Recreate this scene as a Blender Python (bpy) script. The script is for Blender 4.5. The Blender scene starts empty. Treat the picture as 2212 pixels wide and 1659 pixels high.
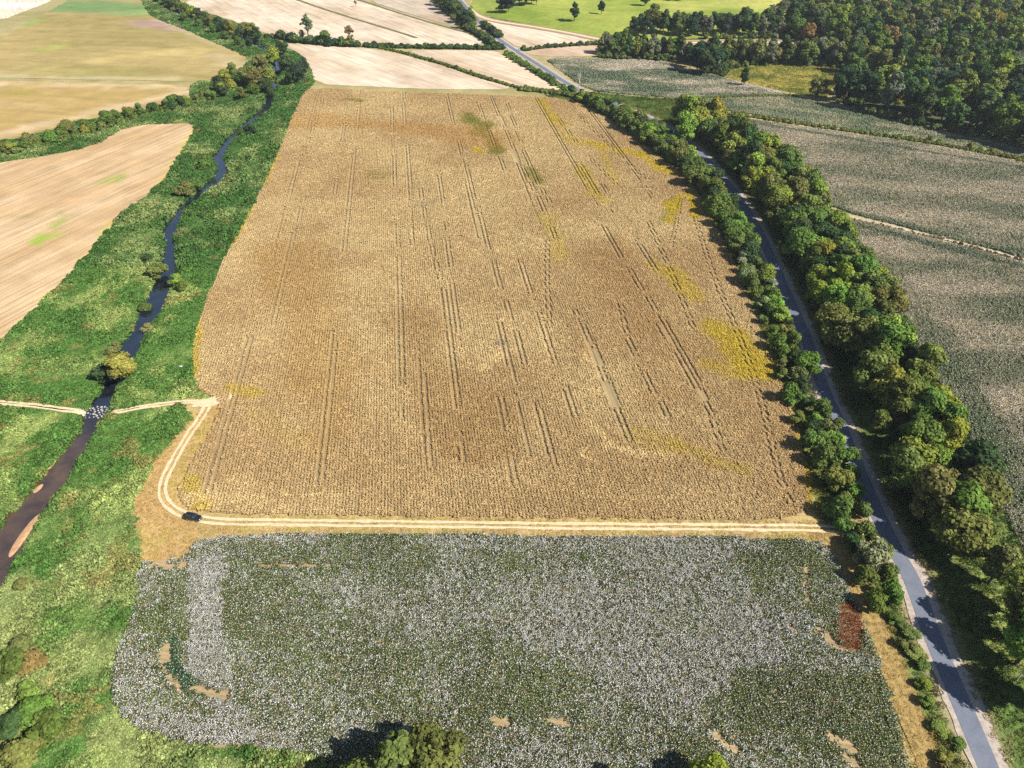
import bpy, math, random
import numpy as np
from mathutils import Vector
from mathutils.geometry import delaunay_2d_cdt

sc = bpy.context.scene
COL = sc.collection
R = math.radians

# ------------------------------------------------------------------ camera
CAM_H, PITCH, LENS = 162.0, R(37.6), 25.0
cam_data = bpy.data.cameras.new('camera')
cam_data.lens = LENS
cam_data.sensor_width = 36.0
cam_data.clip_start = 1.0
cam_data.clip_end = 30000.0
cam = bpy.data.objects.new('camera', cam_data)
COL.objects.link(cam)
cam.location = (0, 0, CAM_H)
cam.rotation_euler = (R(90) - PITCH, 0, 0)
sc.camera = cam

# ------------------------------------------------------------------ sky and sun
SUN_EL = R(43)
SUN_DIR = math.atan2(-0.56, 1.0)          # bearing of the sun on the ground, from +X
sx, sy = math.cos(SUN_DIR), math.sin(SUN_DIR)
world = bpy.data.worlds.new('World')
sc.world = world
world.use_nodes = True
wn = world.node_tree.nodes
bg = wn['Background']
sky = wn.new('ShaderNodeTexSky')
sky.sky_type = 'NISHITA'
sky.sun_disc = False
sky.sun_elevation = SUN_EL
sky.sun_rotation = math.atan2(sx, sy)
sky.altitude = 100
sky.air_density = 1.0
sky.dust_density = 0.6
sky.ozone_density = 1.6
world.node_tree.links.new(sky.outputs[0], bg.inputs[0])
bg.inputs[1].default_value = 0.06

sun_data = bpy.data.lights.new('sun', 'SUN')
sun_data.energy = 4.9
sun_data.angle = R(0.5)
sun_data.color = (1.0, 0.955, 0.88)
sun = bpy.data.objects.new('sun', sun_data)
COL.objects.link(sun)
sv = Vector((sx * math.cos(SUN_EL), sy * math.cos(SUN_EL), math.sin(SUN_EL)))
sun.rotation_euler = sv.to_track_quat('Z', 'Y').to_euler()
sun.location = (150, -100, 300)

sc.view_settings.view_transform = 'Standard'
sc.view_settings.look = 'None'
sc.view_settings.gamma = 1.0
sc.view_settings.use_curve_mapping = False
sc.view_settings.exposure = 0.85
sc.cycles.use_denoising = False
sc.cycles.max_bounces = 6
sc.cycles.diffuse_bounces = 3
sc.cycles.transparent_max_bounces = 4
sc.cycles.caustics_reflective = False
sc.cycles.caustics_refractive = False
sc.cycles.sample_clamp_indirect = 4.0

# ------------------------------------------------------------------ survey: plan coordinates
# The lie of the land was read off the aerial view: P() gives the plan position (metres) of a
# surveyed point at height z.
F_PX = 1106.0 * LENS / 18.0
CT, ST = math.cos(PITCH), math.sin(PITCH)


def P(x, y, z=0.0):
    u = (np.asarray(x, float) - 1106.0) / F_PX
    v = (np.asarray(y, float) - 829.5) / F_PX
    t = (CAM_H - z) / (ST + v * CT)
    return np.stack([u * t, (CT - v * ST) * t], -1)


def PP(pts, z=0.0):
    a = np.array(pts, float)
    return P(a[:, 0], a[:, 1], z)


def chaikin(p, n=2, closed=True):
    p = np.asarray(p, float)
    for _ in range(n):
        if closed:
            q = np.roll(p, -1, 0)
            p = np.stack([p * .75 + q * .25, p * .25 + q * .75], 1).reshape(-1, 2)
        else:
            a, b = p[:-1], p[1:]
            m = np.stack([a * .75 + b * .25, a * .25 + b * .75], 1).reshape(-1, 2)
            p = np.vstack([p[:1], m, p[-1:]])
    return p


def resample(p, step, closed=False):
    if closed:
        p = np.vstack([p, p[:1]])
    d = np.r_[0, np.cumsum(np.hypot(*np.diff(p, axis=0).T))]
    n = max(2, int(d[-1] / step) + 1)
    t = np.linspace(0, d[-1], n)
    q = np.stack([np.interp(t, d, p[:, 0]), np.interp(t, d, p[:, 1])], 1)
    return q[:-1] if closed else q


def inside(poly, pts):
    x, y = pts[:, 0], pts[:, 1]
    r = np.zeros(len(pts), bool)
    bb0, bb1 = poly.min(0), poly.max(0)
    c = np.where((x >= bb0[0]) & (x <= bb1[0]) & (y >= bb0[1]) & (y <= bb1[1]))[0]
    if len(c) == 0:
        return r
    xx, yy = x[c], y[c]
    s = np.zeros(len(c), bool)
    q = np.roll(poly, -1, 0)
    for (ax, ay), (bx, by) in zip(poly, q):
        if ay == by:
            continue
        m = (ay > yy) != (by > yy)
        s ^= m & (xx < (bx - ax) * (yy - ay) / (by - ay) + ax)
    r[c] = s
    return r


def seg_dist(line, pts, par=False):
    best = np.full(len(pts), 1e9)
    tt = np.zeros(len(pts))
    acc = 0.0
    for a, b in zip(line[:-1], line[1:]):
        d = b - a
        L = float(d @ d) + 1e-9
        t = np.clip(((pts - a) @ d) / L, 0, 1)
        e = np.hypot(*(pts - a - t[:, None] * d).T)
        m = e < best
        best[m] = e[m]
        if par:
            tt[m] = acc + t[m] * math.sqrt(L)
        acc += math.sqrt(L)
    return (best, tt) if par else best


def hash2(ix, iy, seed):
    h = (ix.astype(np.int64) * 374761393 + iy.astype(np.int64) * 668265263 + seed * 1442695041) & 0xffffffff
    h = ((h ^ (h >> 13)) * 1274126177) & 0xffffffff
    h = (h ^ (h >> 16)) & 0xffffffff
    return h / 4294967295.0


def vnoise(pts, scale, seed=0):
    p = pts / scale
    i = np.floor(p)
    f = p - i
    f = f * f * (3 - 2 * f)
    ix, iy = i[:, 0], i[:, 1]
    a = hash2(ix, iy, seed); b = hash2(ix + 1, iy, seed)
    c = hash2(ix, iy + 1, seed); d = hash2(ix + 1, iy + 1, seed)
    return (a * (1 - f[:, 0]) + b * f[:, 0]) * (1 - f[:, 1]) + (c * (1 - f[:, 0]) + d * f[:, 0]) * f[:, 1]


def fbm(pts, scale, seed=0, oct=4):
    s = 0.0; a = 1.0; n = 0.0
    for k in range(oct):
        s = s + a * vnoise(pts, scale / 2 ** k, seed + 17 * k)
        n += a
        a *= .55
    return s / n


def rot2(pts, a):
    c, s = math.cos(a), math.sin(a)
    return np.stack([pts[:, 0] * c + pts[:, 1] * s, -pts[:, 0] * s + pts[:, 1] * c], 1)


def mixc(a, b, t):
    t = np.clip(np.asarray(t), 0, 1)[..., None]
    return np.asarray(a) * (1 - t) + np.asarray(b) * t


def sstep(a, b, x):
    t = np.clip((x - a) / (b - a), 0, 1)
    return t * t * (3 - 2 * t)


# ------------------------------------------------------------------ mesh and object helpers
def new_mesh(name, verts, faces, mats=(), mat_idx=None, attrs=None, smooth=False):
    verts = np.asarray(verts, np.float32)
    me = bpy.data.meshes.new(name)
    if isinstance(faces, np.ndarray) and faces.ndim == 2:
        n, k = faces.shape
        me.vertices.add(len(verts))
        me.vertices.foreach_set('co', verts.ravel())
        me.loops.add(n * k)
        me.loops.foreach_set('vertex_index', faces.astype(np.int32).ravel())
        me.polygons.add(n)
        me.polygons.foreach_set('loop_start', np.arange(0, n * k, k, dtype=np.int32))
        me.update(calc_edges=True)
    else:
        me.from_pydata(verts.tolist(), [], faces)
        me.update()
    for m in mats:
        me.materials.append(m)
    if mat_idx is not None:
        me.polygons.foreach_set('material_index', np.asarray(mat_idx, np.int32))
    if smooth:
        me.polygons.foreach_set('use_smooth', np.ones(len(me.polygons), bool))
    for k, v in (attrs or {}).items():
        v = np.asarray(v, np.float32)
        if v.ndim == 2:
            at = me.attributes.new(k, 'FLOAT_COLOR', 'POINT')
            if v.shape[1] == 3:
                v = np.c_[v, np.ones(len(v), np.float32)]
            at.data.foreach_set('color', v.astype(np.float32).ravel())
        else:
            at = me.attributes.new(k, 'FLOAT', 'POINT')
            at.data.foreach_set('value', v)
    return me


def obj(name, me, parent=None, kind=None, label=None, cat=None, group=None):
    o = bpy.data.objects.new(name, me)
    COL.objects.link(o)
    if parent is not None:
        o.parent = parent
    if kind:
        o['kind'] = kind
    if label:
        o['label'] = label
    if cat:
        o['category'] = cat
    if group:
        o['group'] = group
    return o


def thing(name, label, cat, loc, rz=0.0, group=None, scale=1.0):
    o = obj(name, None, None, None, label, cat, group)
    o.location = loc
    o.rotation_euler = (0, 0, rz)
    o.scale = (scale, scale, scale) if np.isscalar(scale) else scale
    o.empty_display_size = 0.5
    return o


class MB:
    """collects verts and faces"""
    def __init__(self):
        self.v = []; self.f = []; self.n = 0; self.var = []

    def add(self, v, f, var=1.0):
        v = np.asarray(v, float)
        self.v.append(v)
        self.f += [[i + self.n for i in q] for q in f]
        self.var.append(np.full(len(v), var))
        self.n += len(v)

    def box(self, c, s, top=None, rz=0.0):
        x, y, z = np.asarray(s, float) / 2
        tx, ty = top if top is not None else (1, 1)
        v = np.array([[-x, -y, -z], [x, -y, -z], [x, y, -z], [-x, y, -z],
                      [-x * tx, -y * ty, z], [x * tx, -y * ty, z], [x * tx, y * ty, z], [-x * tx, y * ty, z]])
        if rz:
            v[:, :2] = rot2(v[:, :2], -rz)
        self.add(v + np.asarray(c), [[0, 3, 2, 1], [4, 5, 6, 7], [0, 1, 5, 4], [1, 2, 6, 5], [2, 3, 7, 6], [3, 0, 4, 7]])

    def tube(self, pts, rad, n=6, var=1.0):
        pts = [Vector(p) for p in pts]
        rings = []
        for i, p in enumerate(pts):
            d = (pts[min(i + 1, len(pts) - 1)] - pts[max(i - 1, 0)]).normalized()
            a = d.orthogonal().normalized(); b = d.cross(a)
            r = rad[i]
            rings += [p + (a * math.cos(t) + b * math.sin(t)) * r for t in [2 * math.pi * k / n for k in range(n)]]
        f = []
        for i in range(len(pts) - 1):
            for k in range(n):
                f.append([i * n + k, i * n + (k + 1) % n, (i + 1) * n + (k + 1) % n, (i + 1) * n + k])
        f.append(list(range((len(pts) - 1) * n, len(pts) * n)))
        self.add([tuple(r) for r in rings], f, var)

    def mesh(self, name, mats, smooth=False):
        return new_mesh(name, np.vstack(self.v), self.f, mats, attrs={'var': np.concatenate(self.var)}, smooth=smooth)


# ------------------------------------------------------------------ materials
def nmat(name):
    m = bpy.data.materials.new(name)
    m.use_nodes = True
    nt = m.node_tree
    b = nt.nodes['Principled BSDF']
    b.inputs['Roughness'].default_value = 0.9
    b.inputs['Specular IOR Level'].default_value = 0.15
    return m, nt, b


def N(nt, t, **kw):
    n = nt.nodes.new('ShaderNode' + t)
    for k, v in kw.items():
        setattr(n, k, v)
    return n


def L(nt, a, b):
    nt.links.new(a, b)


def math_node(nt, op, a, b=None):
    n = N(nt, 'Math', operation=op)
    for i, s in enumerate((a, b)):
        if s is None:
            continue
        if isinstance(s, (int, float)):
            n.inputs[i].default_value = s
        else:
            L(nt, s, n.inputs[i])
    return n.outputs[0]


def maprange(nt, s, a, b, c, d):
    n = N(nt, 'MapRange')
    n.inputs[1].default_value = a; n.inputs[2].default_value = b
    n.inputs[3].default_value = c; n.inputs[4].default_value = d
    L(nt, s, n.inputs[0])
    return n.outputs[0]


def vmul(nt, col, fac):
    n = N(nt, 'VectorMath', operation='SCALE')
    L(nt, col, n.inputs[0])
    L(nt, fac, n.inputs['Scale'])
    return n.outputs[0]


def noise(nt, vec, scale, detail=3.0, rough=0.6):
    n = N(nt, 'TexNoise')
    n.inputs['Scale'].default_value = scale
    n.inputs['Detail'].default_value = detail
    n.inputs['Roughness'].default_value = rough
    L(nt, vec, n.inputs['Vector'])
    return n.outputs['Fac']


def mixcol(nt, fac, a, b):
    n = N(nt, 'Mix', data_type='RGBA')
    L(nt, fac, n.inputs[0])
    for s, i in ((a, 6), (b, 7)):
        if isinstance(s, tuple):
            n.inputs[i].default_value = (*s, 1)
        else:
            L(nt, s, n.inputs[i])
    return n.outputs[2]


def mat_field(name, streak=None, amp=0.35, fine=2.5, bump=0.25, rough=0.95):
    """vertex 'tint' (the crop's own colour) broken by grain and by drill/mower streaks"""
    m, nt, b = nmat(name)
    at = N(nt, 'Attribute', attribute_name='tint')
    tc = N(nt, 'TexCoord')
    f1 = noise(nt, tc.outputs['Object'], fine, 4, .75)
    g = maprange(nt, f1, .25, .75, 1 - amp, 1 + amp)
    h = f1
    f2 = noise(nt, tc.outputs['Object'], .06, 3, .6)
    g = math_node(nt, 'MULTIPLY', g, maprange(nt, f2, .3, .7, .88, 1.12))
    if streak:
        ang, per, sa = streak
        mp = N(nt, 'Mapping')
        mp.inputs['Rotation'].default_value = (0, 0, -ang)
        L(nt, tc.outputs['Object'], mp.inputs['Vector'])
        mp2 = N(nt, 'Mapping')
        mp2.inputs['Scale'].default_value = (1.0 / per, .012, 1)
        L(nt, mp.outputs[0], mp2.inputs['Vector'])
        s = noise(nt, mp2.outputs[0], 1.0, 3, .7)
        g = math_node(nt, 'MULTIPLY', g, maprange(nt, s, .3, .7, 1 - sa, 1 + sa))
        mp3 = N(nt, 'Mapping')
        mp3.inputs['Scale'].default_value = (1.0 / per * 1.7, .02, 1)
        mp3.inputs['Location'].default_value = (7, 3, 0)
        L(nt, mp.outputs[0], mp3.inputs['Vector'])
        s2 = noise(nt, mp3.outputs[0], 1.0, 1, .5)
        g = math_node(nt, 'MULTIPLY', g, maprange(nt, s2, .66, .72, 1, 1 - sa * 1.1))
        h = math_node(nt, 'ADD', f1, s)
    c = vmul(nt, at.outputs['Color'], g)
    L(nt, c, b.inputs['Base Color'])
    b.inputs['Roughness'].default_value = rough
    bp = N(nt, 'Bump')
    bp.inputs['Strength'].default_value = bump
    bp.inputs['Distance'].default_value = .5
    L(nt, h, bp.inputs['Height'])
    L(nt, bp.outputs[0], b.inputs['Normal'])
    return m


def mat_leaf(name, source='OBJ', trans=.3, color=None):
    """leaf or straw: colour from the plant (object colour or per-plant value) times each leaf's own shade"""
    m, nt, b = nmat(name)
    if source == 'OBJ':
        src = N(nt, 'ObjectInfo').outputs['Color']
    elif source == 'INST':
        src = N(nt, 'Attribute', attribute_name='tint', attribute_type='INSTANCER').outputs['Color']
    else:
        src = N(nt, 'RGB'); src.outputs[0].default_value = (*color, 1); src = src.outputs[0]
    var = N(nt, 'Attribute', attribute_name='var').outputs['Fac']
    c = vmul(nt, src, var)
    d = N(nt, 'BsdfDiffuse'); L(nt, c, d.inputs[0])
    t = N(nt, 'BsdfTranslucent')
    hs = N(nt, 'HueSaturation'); hs.inputs['Saturation'].default_value = 1.15; hs.inputs['Value'].default_value = 1.3
    L(nt, c, hs.inputs['Color']); L(nt, hs.outputs[0], t.inputs[0])
    mx = N(nt, 'MixShader'); mx.inputs[0].default_value = trans
    L(nt, d.outputs[0], mx.inputs[1]); L(nt, t.outputs[0], mx.inputs[2])
    L(nt, mx.outputs[0], nt.nodes['Material Output'].inputs[0])
    nt.nodes.remove(b)
    return m


def mat_plain(name, col, rough=.8, amp=.25, scale=3.0, spec=.2, metal=0.0, bump=0.0):
    m, nt, b = nmat(name)
    tc = N(nt, 'TexCoord')
    f = noise(nt, tc.outputs['Object'], scale, 4, .65)
    rgb = N(nt, 'RGB'); rgb.outputs[0].default_value = (*col, 1)
    L(nt, vmul(nt, rgb.outputs[0], maprange(nt, f, .25, .75, 1 - amp, 1 + amp)), b.inputs['Base Color'])
    b.inputs['Roughness'].default_value = rough
    b.inputs['Specular IOR Level'].default_value = spec
    b.inputs['Metallic'].default_value = metal
    if bump:
        bp = N(nt, 'Bump'); bp.inputs['Strength'].default_value = bump
        L(nt, f, bp.inputs['Height']); L(nt, bp.outputs[0], b.inputs['Normal'])
    return m


M = {}
M['ground'] = mat_field('ground_cover', None, .4, 1.2, .5)
ROW = math.atan2(1.0, -0.14) - math.pi / 2      # crop rows run a little left of straight ahead
M['soil'] = mat_field('crop_soil', (ROW, .98, .3), .35, 3.0, .4)
M['cotton_soil'] = mat_field('cotton_soil', (R(80), .9, .25), .4, 3.0, .4)
M['stubble_near'] = mat_field('stubble_near', (R(-23), 2.0, .26), .26, 1.6, .3)
M['stubble_far'] = mat_field('stubble_far', (R(34), 3.2, .26), .12, .6, .2)
M['stubble_mid'] = mat_field('stubble_mid', (R(41), 3.0, .24), .14, .8, .2)
M['meadow'] = mat_field('meadow_grass', (R(78), 8.0, .10), .18, .7, .2)
M['cotton_far'] = mat_field('cotton_far', (R(75), 2.2, .22), .75, .9, .4)
M['pasture'] = mat_field('pasture_grass', (R(80), 16.0, .12), .2, .25, .3)
M['bark'] = mat_plain('bark', (.09, .07, .05), .95, .4, 3)
M['dead_bark'] = mat_plain('bleached_dead_wood', (.42, .39, .33), .9, .25, 3)
M['leaf'] = mat_leaf('tree_leaf', 'OBJ', .16)
M['leaf_i'] = mat_leaf('plant_leaf', 'INST', .18)
M['straw'] = mat_leaf('ripe_crop', 'INST', .12)
M['boll'] = mat_leaf('cotton_boll', 'FIX', .15, (.66, .64, .63))
M['stone'] = mat_plain('ford_stone', (.36, .345, .32), .85, .3, 2, .2, 0, .4)
M['sand'] = mat_plain('creek_sand', (.42, .25, .13), .9, .3, .6)
M['gravel'] = mat_plain('road_shoulder', (.36, .30, .25), .95, .35, .9, .1, 0, .3)
M['dirt'] = mat_plain('pale_dirt', (.56, .44, .27), .95, .28, .9, .1, 0, .3)
M['concrete'] = mat_plain('bridge_concrete', (.62, .60, .57), .9, .15, .5)

# asphalt: bluish grey chip seal with patches and wheel polish
m, nt, b = nmat('asphalt')
tc = N(nt, 'TexCoord')
f = noise(nt, tc.outputs['Object'], .25, 5, .7)
f2 = noise(nt, tc.outputs['Object'], 6, 2, .6)
c = mixcol(nt, maprange(nt, f, .3, .7, 0, 1), (.105, .118, .150), (.150, .165, .205))
c = vmul(nt, c, maprange(nt, f2, .3, .7, .85, 1.15))
L(nt, c, b.inputs['Base Color'])
b.inputs['Roughness'].default_value = .75
b.inputs['Specular IOR Level'].default_value = .4
M['asphalt'] = m

# creek water: turbid brown over the shallows by the ford, deep and clear upstream; mirror surface with ripples
m, nt, b = nmat('creek_water')
tc = N(nt, 'TexCoord')
f = noise(nt, tc.outputs['Object'], .12, 4, .6)
tb = N(nt, 'Attribute', attribute_name='tint')
L(nt, vmul(nt, tb.outputs['Color'], maprange(nt, f, .3, .7, .5, 1.5)), b.inputs['Base Color'])
b.inputs['Roughness'].default_value = .04
b.inputs['Specular IOR Level'].default_value = .9
b.inputs['IOR'].default_value = 1.9
bp = N(nt, 'Bump'); bp.inputs['Strength'].default_value = .1; bp.inputs['Distance'].default_value = .1
L(nt, noise(nt, tc.outputs['Object'], 1.5, 2, .5), bp.inputs['Height'])
L(nt, bp.outputs[0], b.inputs['Normal'])
M['water'] = m

# ------------------------------------------------------------------ outlines of the land (surveyed)
SOY = chaikin(PP([(425, 1108), (700, 1113), (1100, 1118), (1500, 1122), (1752, 1122), (1757, 1060), (1741, 1000), (1715, 900),
                  (1686, 820), (1652, 740), (1632, 690), (1600, 600), (1576, 550), (1541, 480), (1503, 410), (1465, 370),
                  (1420, 335), (1370, 295), (1310, 255), (1262, 226), (1180, 209), (1000, 204), (800, 196), (672, 190),
                  (655, 204), (636, 240), (602, 330), (570, 400), (547, 445), (520, 492), (490, 548), (457, 620), (434, 680),
                  (420, 730), (416, 790), (424, 845), (470, 858), (478, 880), (455, 935), (420, 990), (392, 1045), (385, 1080)]), 1)
COTTON = chaikin(PP([(425, 1160), (700, 1156), (1100, 1158), (1500, 1162), (1765, 1166), (1795, 1195), (1830, 1270),
                     (1862, 1330), (1890, 1410), (1922, 1490), (1950, 1590), (1960, 1660), (1965, 1760), (1500, 1800), (1000, 1790),
                     (780, 1690), (700, 1640), (620, 1622), (500, 1612), (400, 1607), (330, 1590), (272, 1556), (246, 1510),
                     (240, 1450), (262, 1385), (296, 1310), (300, 1222), (330, 1212), (410, 1208)]), 1)
CREEK = chaikin(PP([(-160, 1420), (-60, 1270), (0, 1175), (65, 1088), (130, 1008), (180, 930), (215, 875), (240, 820), (290, 725),
                    (312, 690), (335, 640), (362, 585), (366, 540), (362, 500), (385, 450), (430, 418), (470, 385), (481, 355),
                    (468, 335), (490, 300), (540, 258), (570, 238), (582, 212), (590, 178), (598, 150), (600, 120), (560, 95),
                    (470, 60), (390, 30), (330, 5), (290, -20)]), 2, False)
CREEK = resample(CREEK, 3.0)
cd = np.r_[0, np.cumsum(np.hypot(*np.diff(CREEK, axis=0).T))]
CREEK_W = 3.7 + 1.0 * np.sin(cd / 23.0) * .6 + (vnoise(CREEK, 14, 5) - .5) * 2.2
CREEK_W += 1.8 * sstep(190, 110, CREEK[:, 1])


ROAD = chaikin(PP([(2190, 1790), (2136, 1659), (2069, 1500), (2013, 1374), (1970, 1248), (1936, 1194), (1894, 1107), (1855, 1017),
                   (1812, 912), (1778, 840), (1740, 725), (1711, 660), (1675, 577), (1639, 498), (1603, 437), (1567, 390),
                   (1500, 315), (1420, 262), (1330, 226), (1245, 194), (1160, 138), (1090, 95), (1050, 62), (1020, 32), (1000, 8), (975, -20)]), 2, False)
ROAD = resample(ROAD, 2.5)
FARM_ROAD = chaikin(PP([(1014, 18), (1032, 34), (1065, 45), (1150, 57), (1230, 71), (1300, 86), (1380, 96), (1500, 92), (1640, 90), (1760, 95)]), 2, False)
TRACK = chaikin(PP([(1900, 1152), (1830, 1146), (1760, 1140), (1500, 1139), (1100, 1135), (700, 1130), (500, 1128), (430, 1122), (375, 1102), (352, 1078),
                    (350, 1045), (372, 1000), (402, 945), (432, 905), (448, 876)]), 2, False)
TRACK_W = chaikin(PP([(448, 872), (415, 866), (360, 872), (300, 880), (245, 892), (215, 886), (170, 889), (110, 881), (50, 873), (-120, 862)]), 2, False)
MOWN = chaikin(PP([(1765, 1150), (1800, 1180), (1840, 1245), (1880, 1325), (1910, 1400), (1945, 1490), (1985, 1590), (2030, 1700)]), 2, False)

FIELDS = {}   # name -> (outline, material, tint function, grid)
def fpoly(pts, n=1):
    return chaikin(PP(pts), n)

LEFT_STUBBLE = fpoly([(-160, 385), (0, 350), (100, 336), (200, 316), (248, 287), (290, 270), (412, 264), (424, 276), (390, 335), (352, 392),
                      (300, 432), (252, 470), (218, 520), (180, 562), (90, 652), (0, 737), (-160, 880)])
LEFT_BROWN = fpoly([(-160, 166), (0, 174), (250, 179), (414, 183), (408, 214), (300, 236), (200, 256), (90, 283), (0, 304), (-160, 345)], 1)
LEFT_MEADOW = fpoly([(-200, 110), (0, 88), (60, 45), (130, 12), (170, -15), (300, -15), (318, 22), (335, 40), (400, 62), (445, 84), (500, 106), (544, 130),
                     (520, 150), (475, 171), (414, 176), (200, 172), (0, 168), (-200, 160)], 1)
FAR_PALE = fpoly([(-250, 70), (0, 45), (60, 22), (112, 2), (140, -20), (-100, -20)], 1)
STUB_A = fpoly([(598, 92), (650, 96), (740, 101), (830, 108), (960, 143), (1050, 174), (1122, 192), (1000, 194), (800, 188), (676, 180), (672, 145), (640, 115)], 1)
STUB_B = fpoly([(865, 109), (960, 108), (1085, 109), (1125, 137), (1180, 171), (1228, 199), (1150, 196), (1060, 168), (970, 137)], 1)
STUB_C = fpoly([(388, 7), (455, -12), (640, -14), (760, -5), (985, 62), (1068, 101), (900, 98), (760, 93), (640, 80), (575, 74), (500, 44), (430, 22)], 1)
STUB_D = fpoly([(770, -6), (850, -20), (936, -14), (944, 10), (990, 50), (976, 58)], 1)
STUB_E = fpoly([(1040, 42), (1080, 52), (1200, 70), (1300, 92), (1200, 100), (1120, 104), (1090, 84), (1058, 58)], 1)
STUB_F = fpoly([(1132, 112), (1180, 104), (1296, 96), (1300, 112), (1276, 122), (1200, 122), (1150, 120)], 1)
PASTURE = fpoly([(1012, 6), (1060, -30), (1400, -60), (1760, -40), (1722, 15), (1690, 48), (1660, 78), (1500, 84), (1380, 88), (1310, 82), (1220, 66), (1120, 48), (1060, 38), (1030, 26)], 1)
CLEARING = fpoly([(1556, 152), (1600, 140), (1700, 136), (1800, 144), (1830, 160), (1800, 185), (1790, 212), (1740, 206), (1680, 194), (1620, 180), (1570, 170)], 1)
GLADE = fpoly([(1390, 104), (1460, 92), (1600, 88), (1720, 88), (1720, 96), (1600, 100), (1480, 112), (1400, 116)], 1)
RCOT_A = fpoly([(1172, 124), (1290, 128), (1430, 131), (1480, 146), (1560, 168), (1640, 188), (1718, 206), (1560, 210), (1432, 211), (1350, 204), (1270, 196), (1215, 155)], 1)
RCOT_B = fpoly([(1450, 219), (1560, 213), (1720, 209), (1800, 220), (1948, 262), (2212, 316), (2420, 356), (2420, 392), (2212, 344), (2000, 303), (1800, 275), (1600, 243), (1500, 229)], 1)
RCOT_C = fpoly([(1520, 245), (1600, 256), (1800, 284), (2000, 312), (2212, 352), (2500, 420), (2500, 640), (2212, 556), (2000, 502), (1800, 452), (1720, 400), (1620, 300)], 1)
RCOT_D = fpoly([(1790, 470), (1860, 478), (2000, 512), (2212, 568), (2500, 655), (2600, 1500), (2300, 1350), (2212, 1190), (2130, 1015), (2060, 880), (1990, 760), (1920, 620), (1840, 530)], 1)
ALL_FIELDS = [SOY, COTTON, LEFT_STUBBLE, LEFT_BROWN, LEFT_MEADOW, FAR_PALE, STUB_A, STUB_B, STUB_C, STUB_D, STUB_E, STUB_F,
              PASTURE, CLEARING, GLADE, RCOT_A, RCOT_B, RCOT_C, RCOT_D]


WILD = PP([(-190, 1740), (770, 1740), (770, 1640), (640, 1620), (300, 1580), (236, 1480), (262, 1380), (296, 1300), (298, 1200), (288, 1075), (340, 985), (415, 905), (400, 878), (470, 850), (418, 820), (414, 760), (430, 690), (545, 450), (650, 208),
           (676, 180), (672, 148), (640, 115), (600, 90), (575, 80), (500, 48), (330, -8), (292, -12), (320, 26), (340, 44), (440, 88), (546, 132), (500, 168), (416, 184), (410, 214), (200, 260), (0, 308), (-160, 350), (-160, 385), (0, 352), (100, 338), (200, 318),
           (248, 290), (290, 272), (412, 266), (424, 278), (352, 396), (252, 474), (180, 566), (90, 656), (0, 742), (-190, 900)])
VERGE = PP([(1768, 1168), (1757, 1060), (1741, 1000), (1686, 820), (1640, 700), (1600, 600), (1541, 480), (1465, 370), (1310, 255), (1180, 207), (1236, 196), (1330, 204), (1440, 214), (1520, 240), (1600, 280), (1720, 395), (1800, 460), (1850, 540), (1990, 760), (2130, 1015),
            (2212, 1190), (2300, 1350), (2420, 1740), (1990, 1740), (1955, 1600), (1890, 1410), (1830, 1270), (1795, 1195)])
WOOD = PP([(1806, 222), (1860, 243), (1950, 268), (2080, 296), (2230, 328), (2400, 372), (2560, 250), (2500, -30), (1960, -55), (1745, -35), (1735, 18), (1702, 62), (1720, 92), (1800, 100), (1850, 118),
           (1838, 152), (1815, 188)])
ROW_STRIP = PP([(1360, 84), (1700, 84), (1740, 40), (1700, 20), (1650, 50), (1360, 66)])
CLUMP_STRIP = PP([(1290, 128), (1480, 134), (1560, 166), (1590, 140), (1560, 112), (1490, 112), (1380, 96), (1300, 96)])
BELT_STRIP = PP([(1555, 150), (1700, 140), (1800, 147), (1850, 160), (1850, 100), (1700, 104), (1556, 112)])
FORK_COPSE = PP([(935, 8), (990, 52), (1008, 70), (1026, 62), (1000, 20), (975, -10), (940, -12)])
WOODS = [WOOD, ROW_STRIP, CLUMP_STRIP, BELT_STRIP, FORK_COPSE]


# ------------------------------------------------------------------ lie of the land
def height(pts):
    """terrain: the creek's cut, and the rolling pasture"""
    pts = np.asarray(pts, float)
    z = np.zeros(len(pts))
    m = (pts[:, 0] < 40) & (pts[:, 1] < 1300)
    if m.any():
        d, t = seg_dist(CREEK, pts[m], True)
        w = np.interp(t, cd, CREEK_W)
        z[m] = -2.3 * (1 - sstep(w - .6, w + 3.4, d))
    mp = inside(PASTURE, pts)
    if mp.any():
        q = pts[mp]
        e = seg_dist(np.vstack([PASTURE, PASTURE[:1]]), q)
        z[mp] += sstep(0, 60, e) * (3.0 + 6.0 * vnoise(q, 110, 8))
    return z


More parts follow.
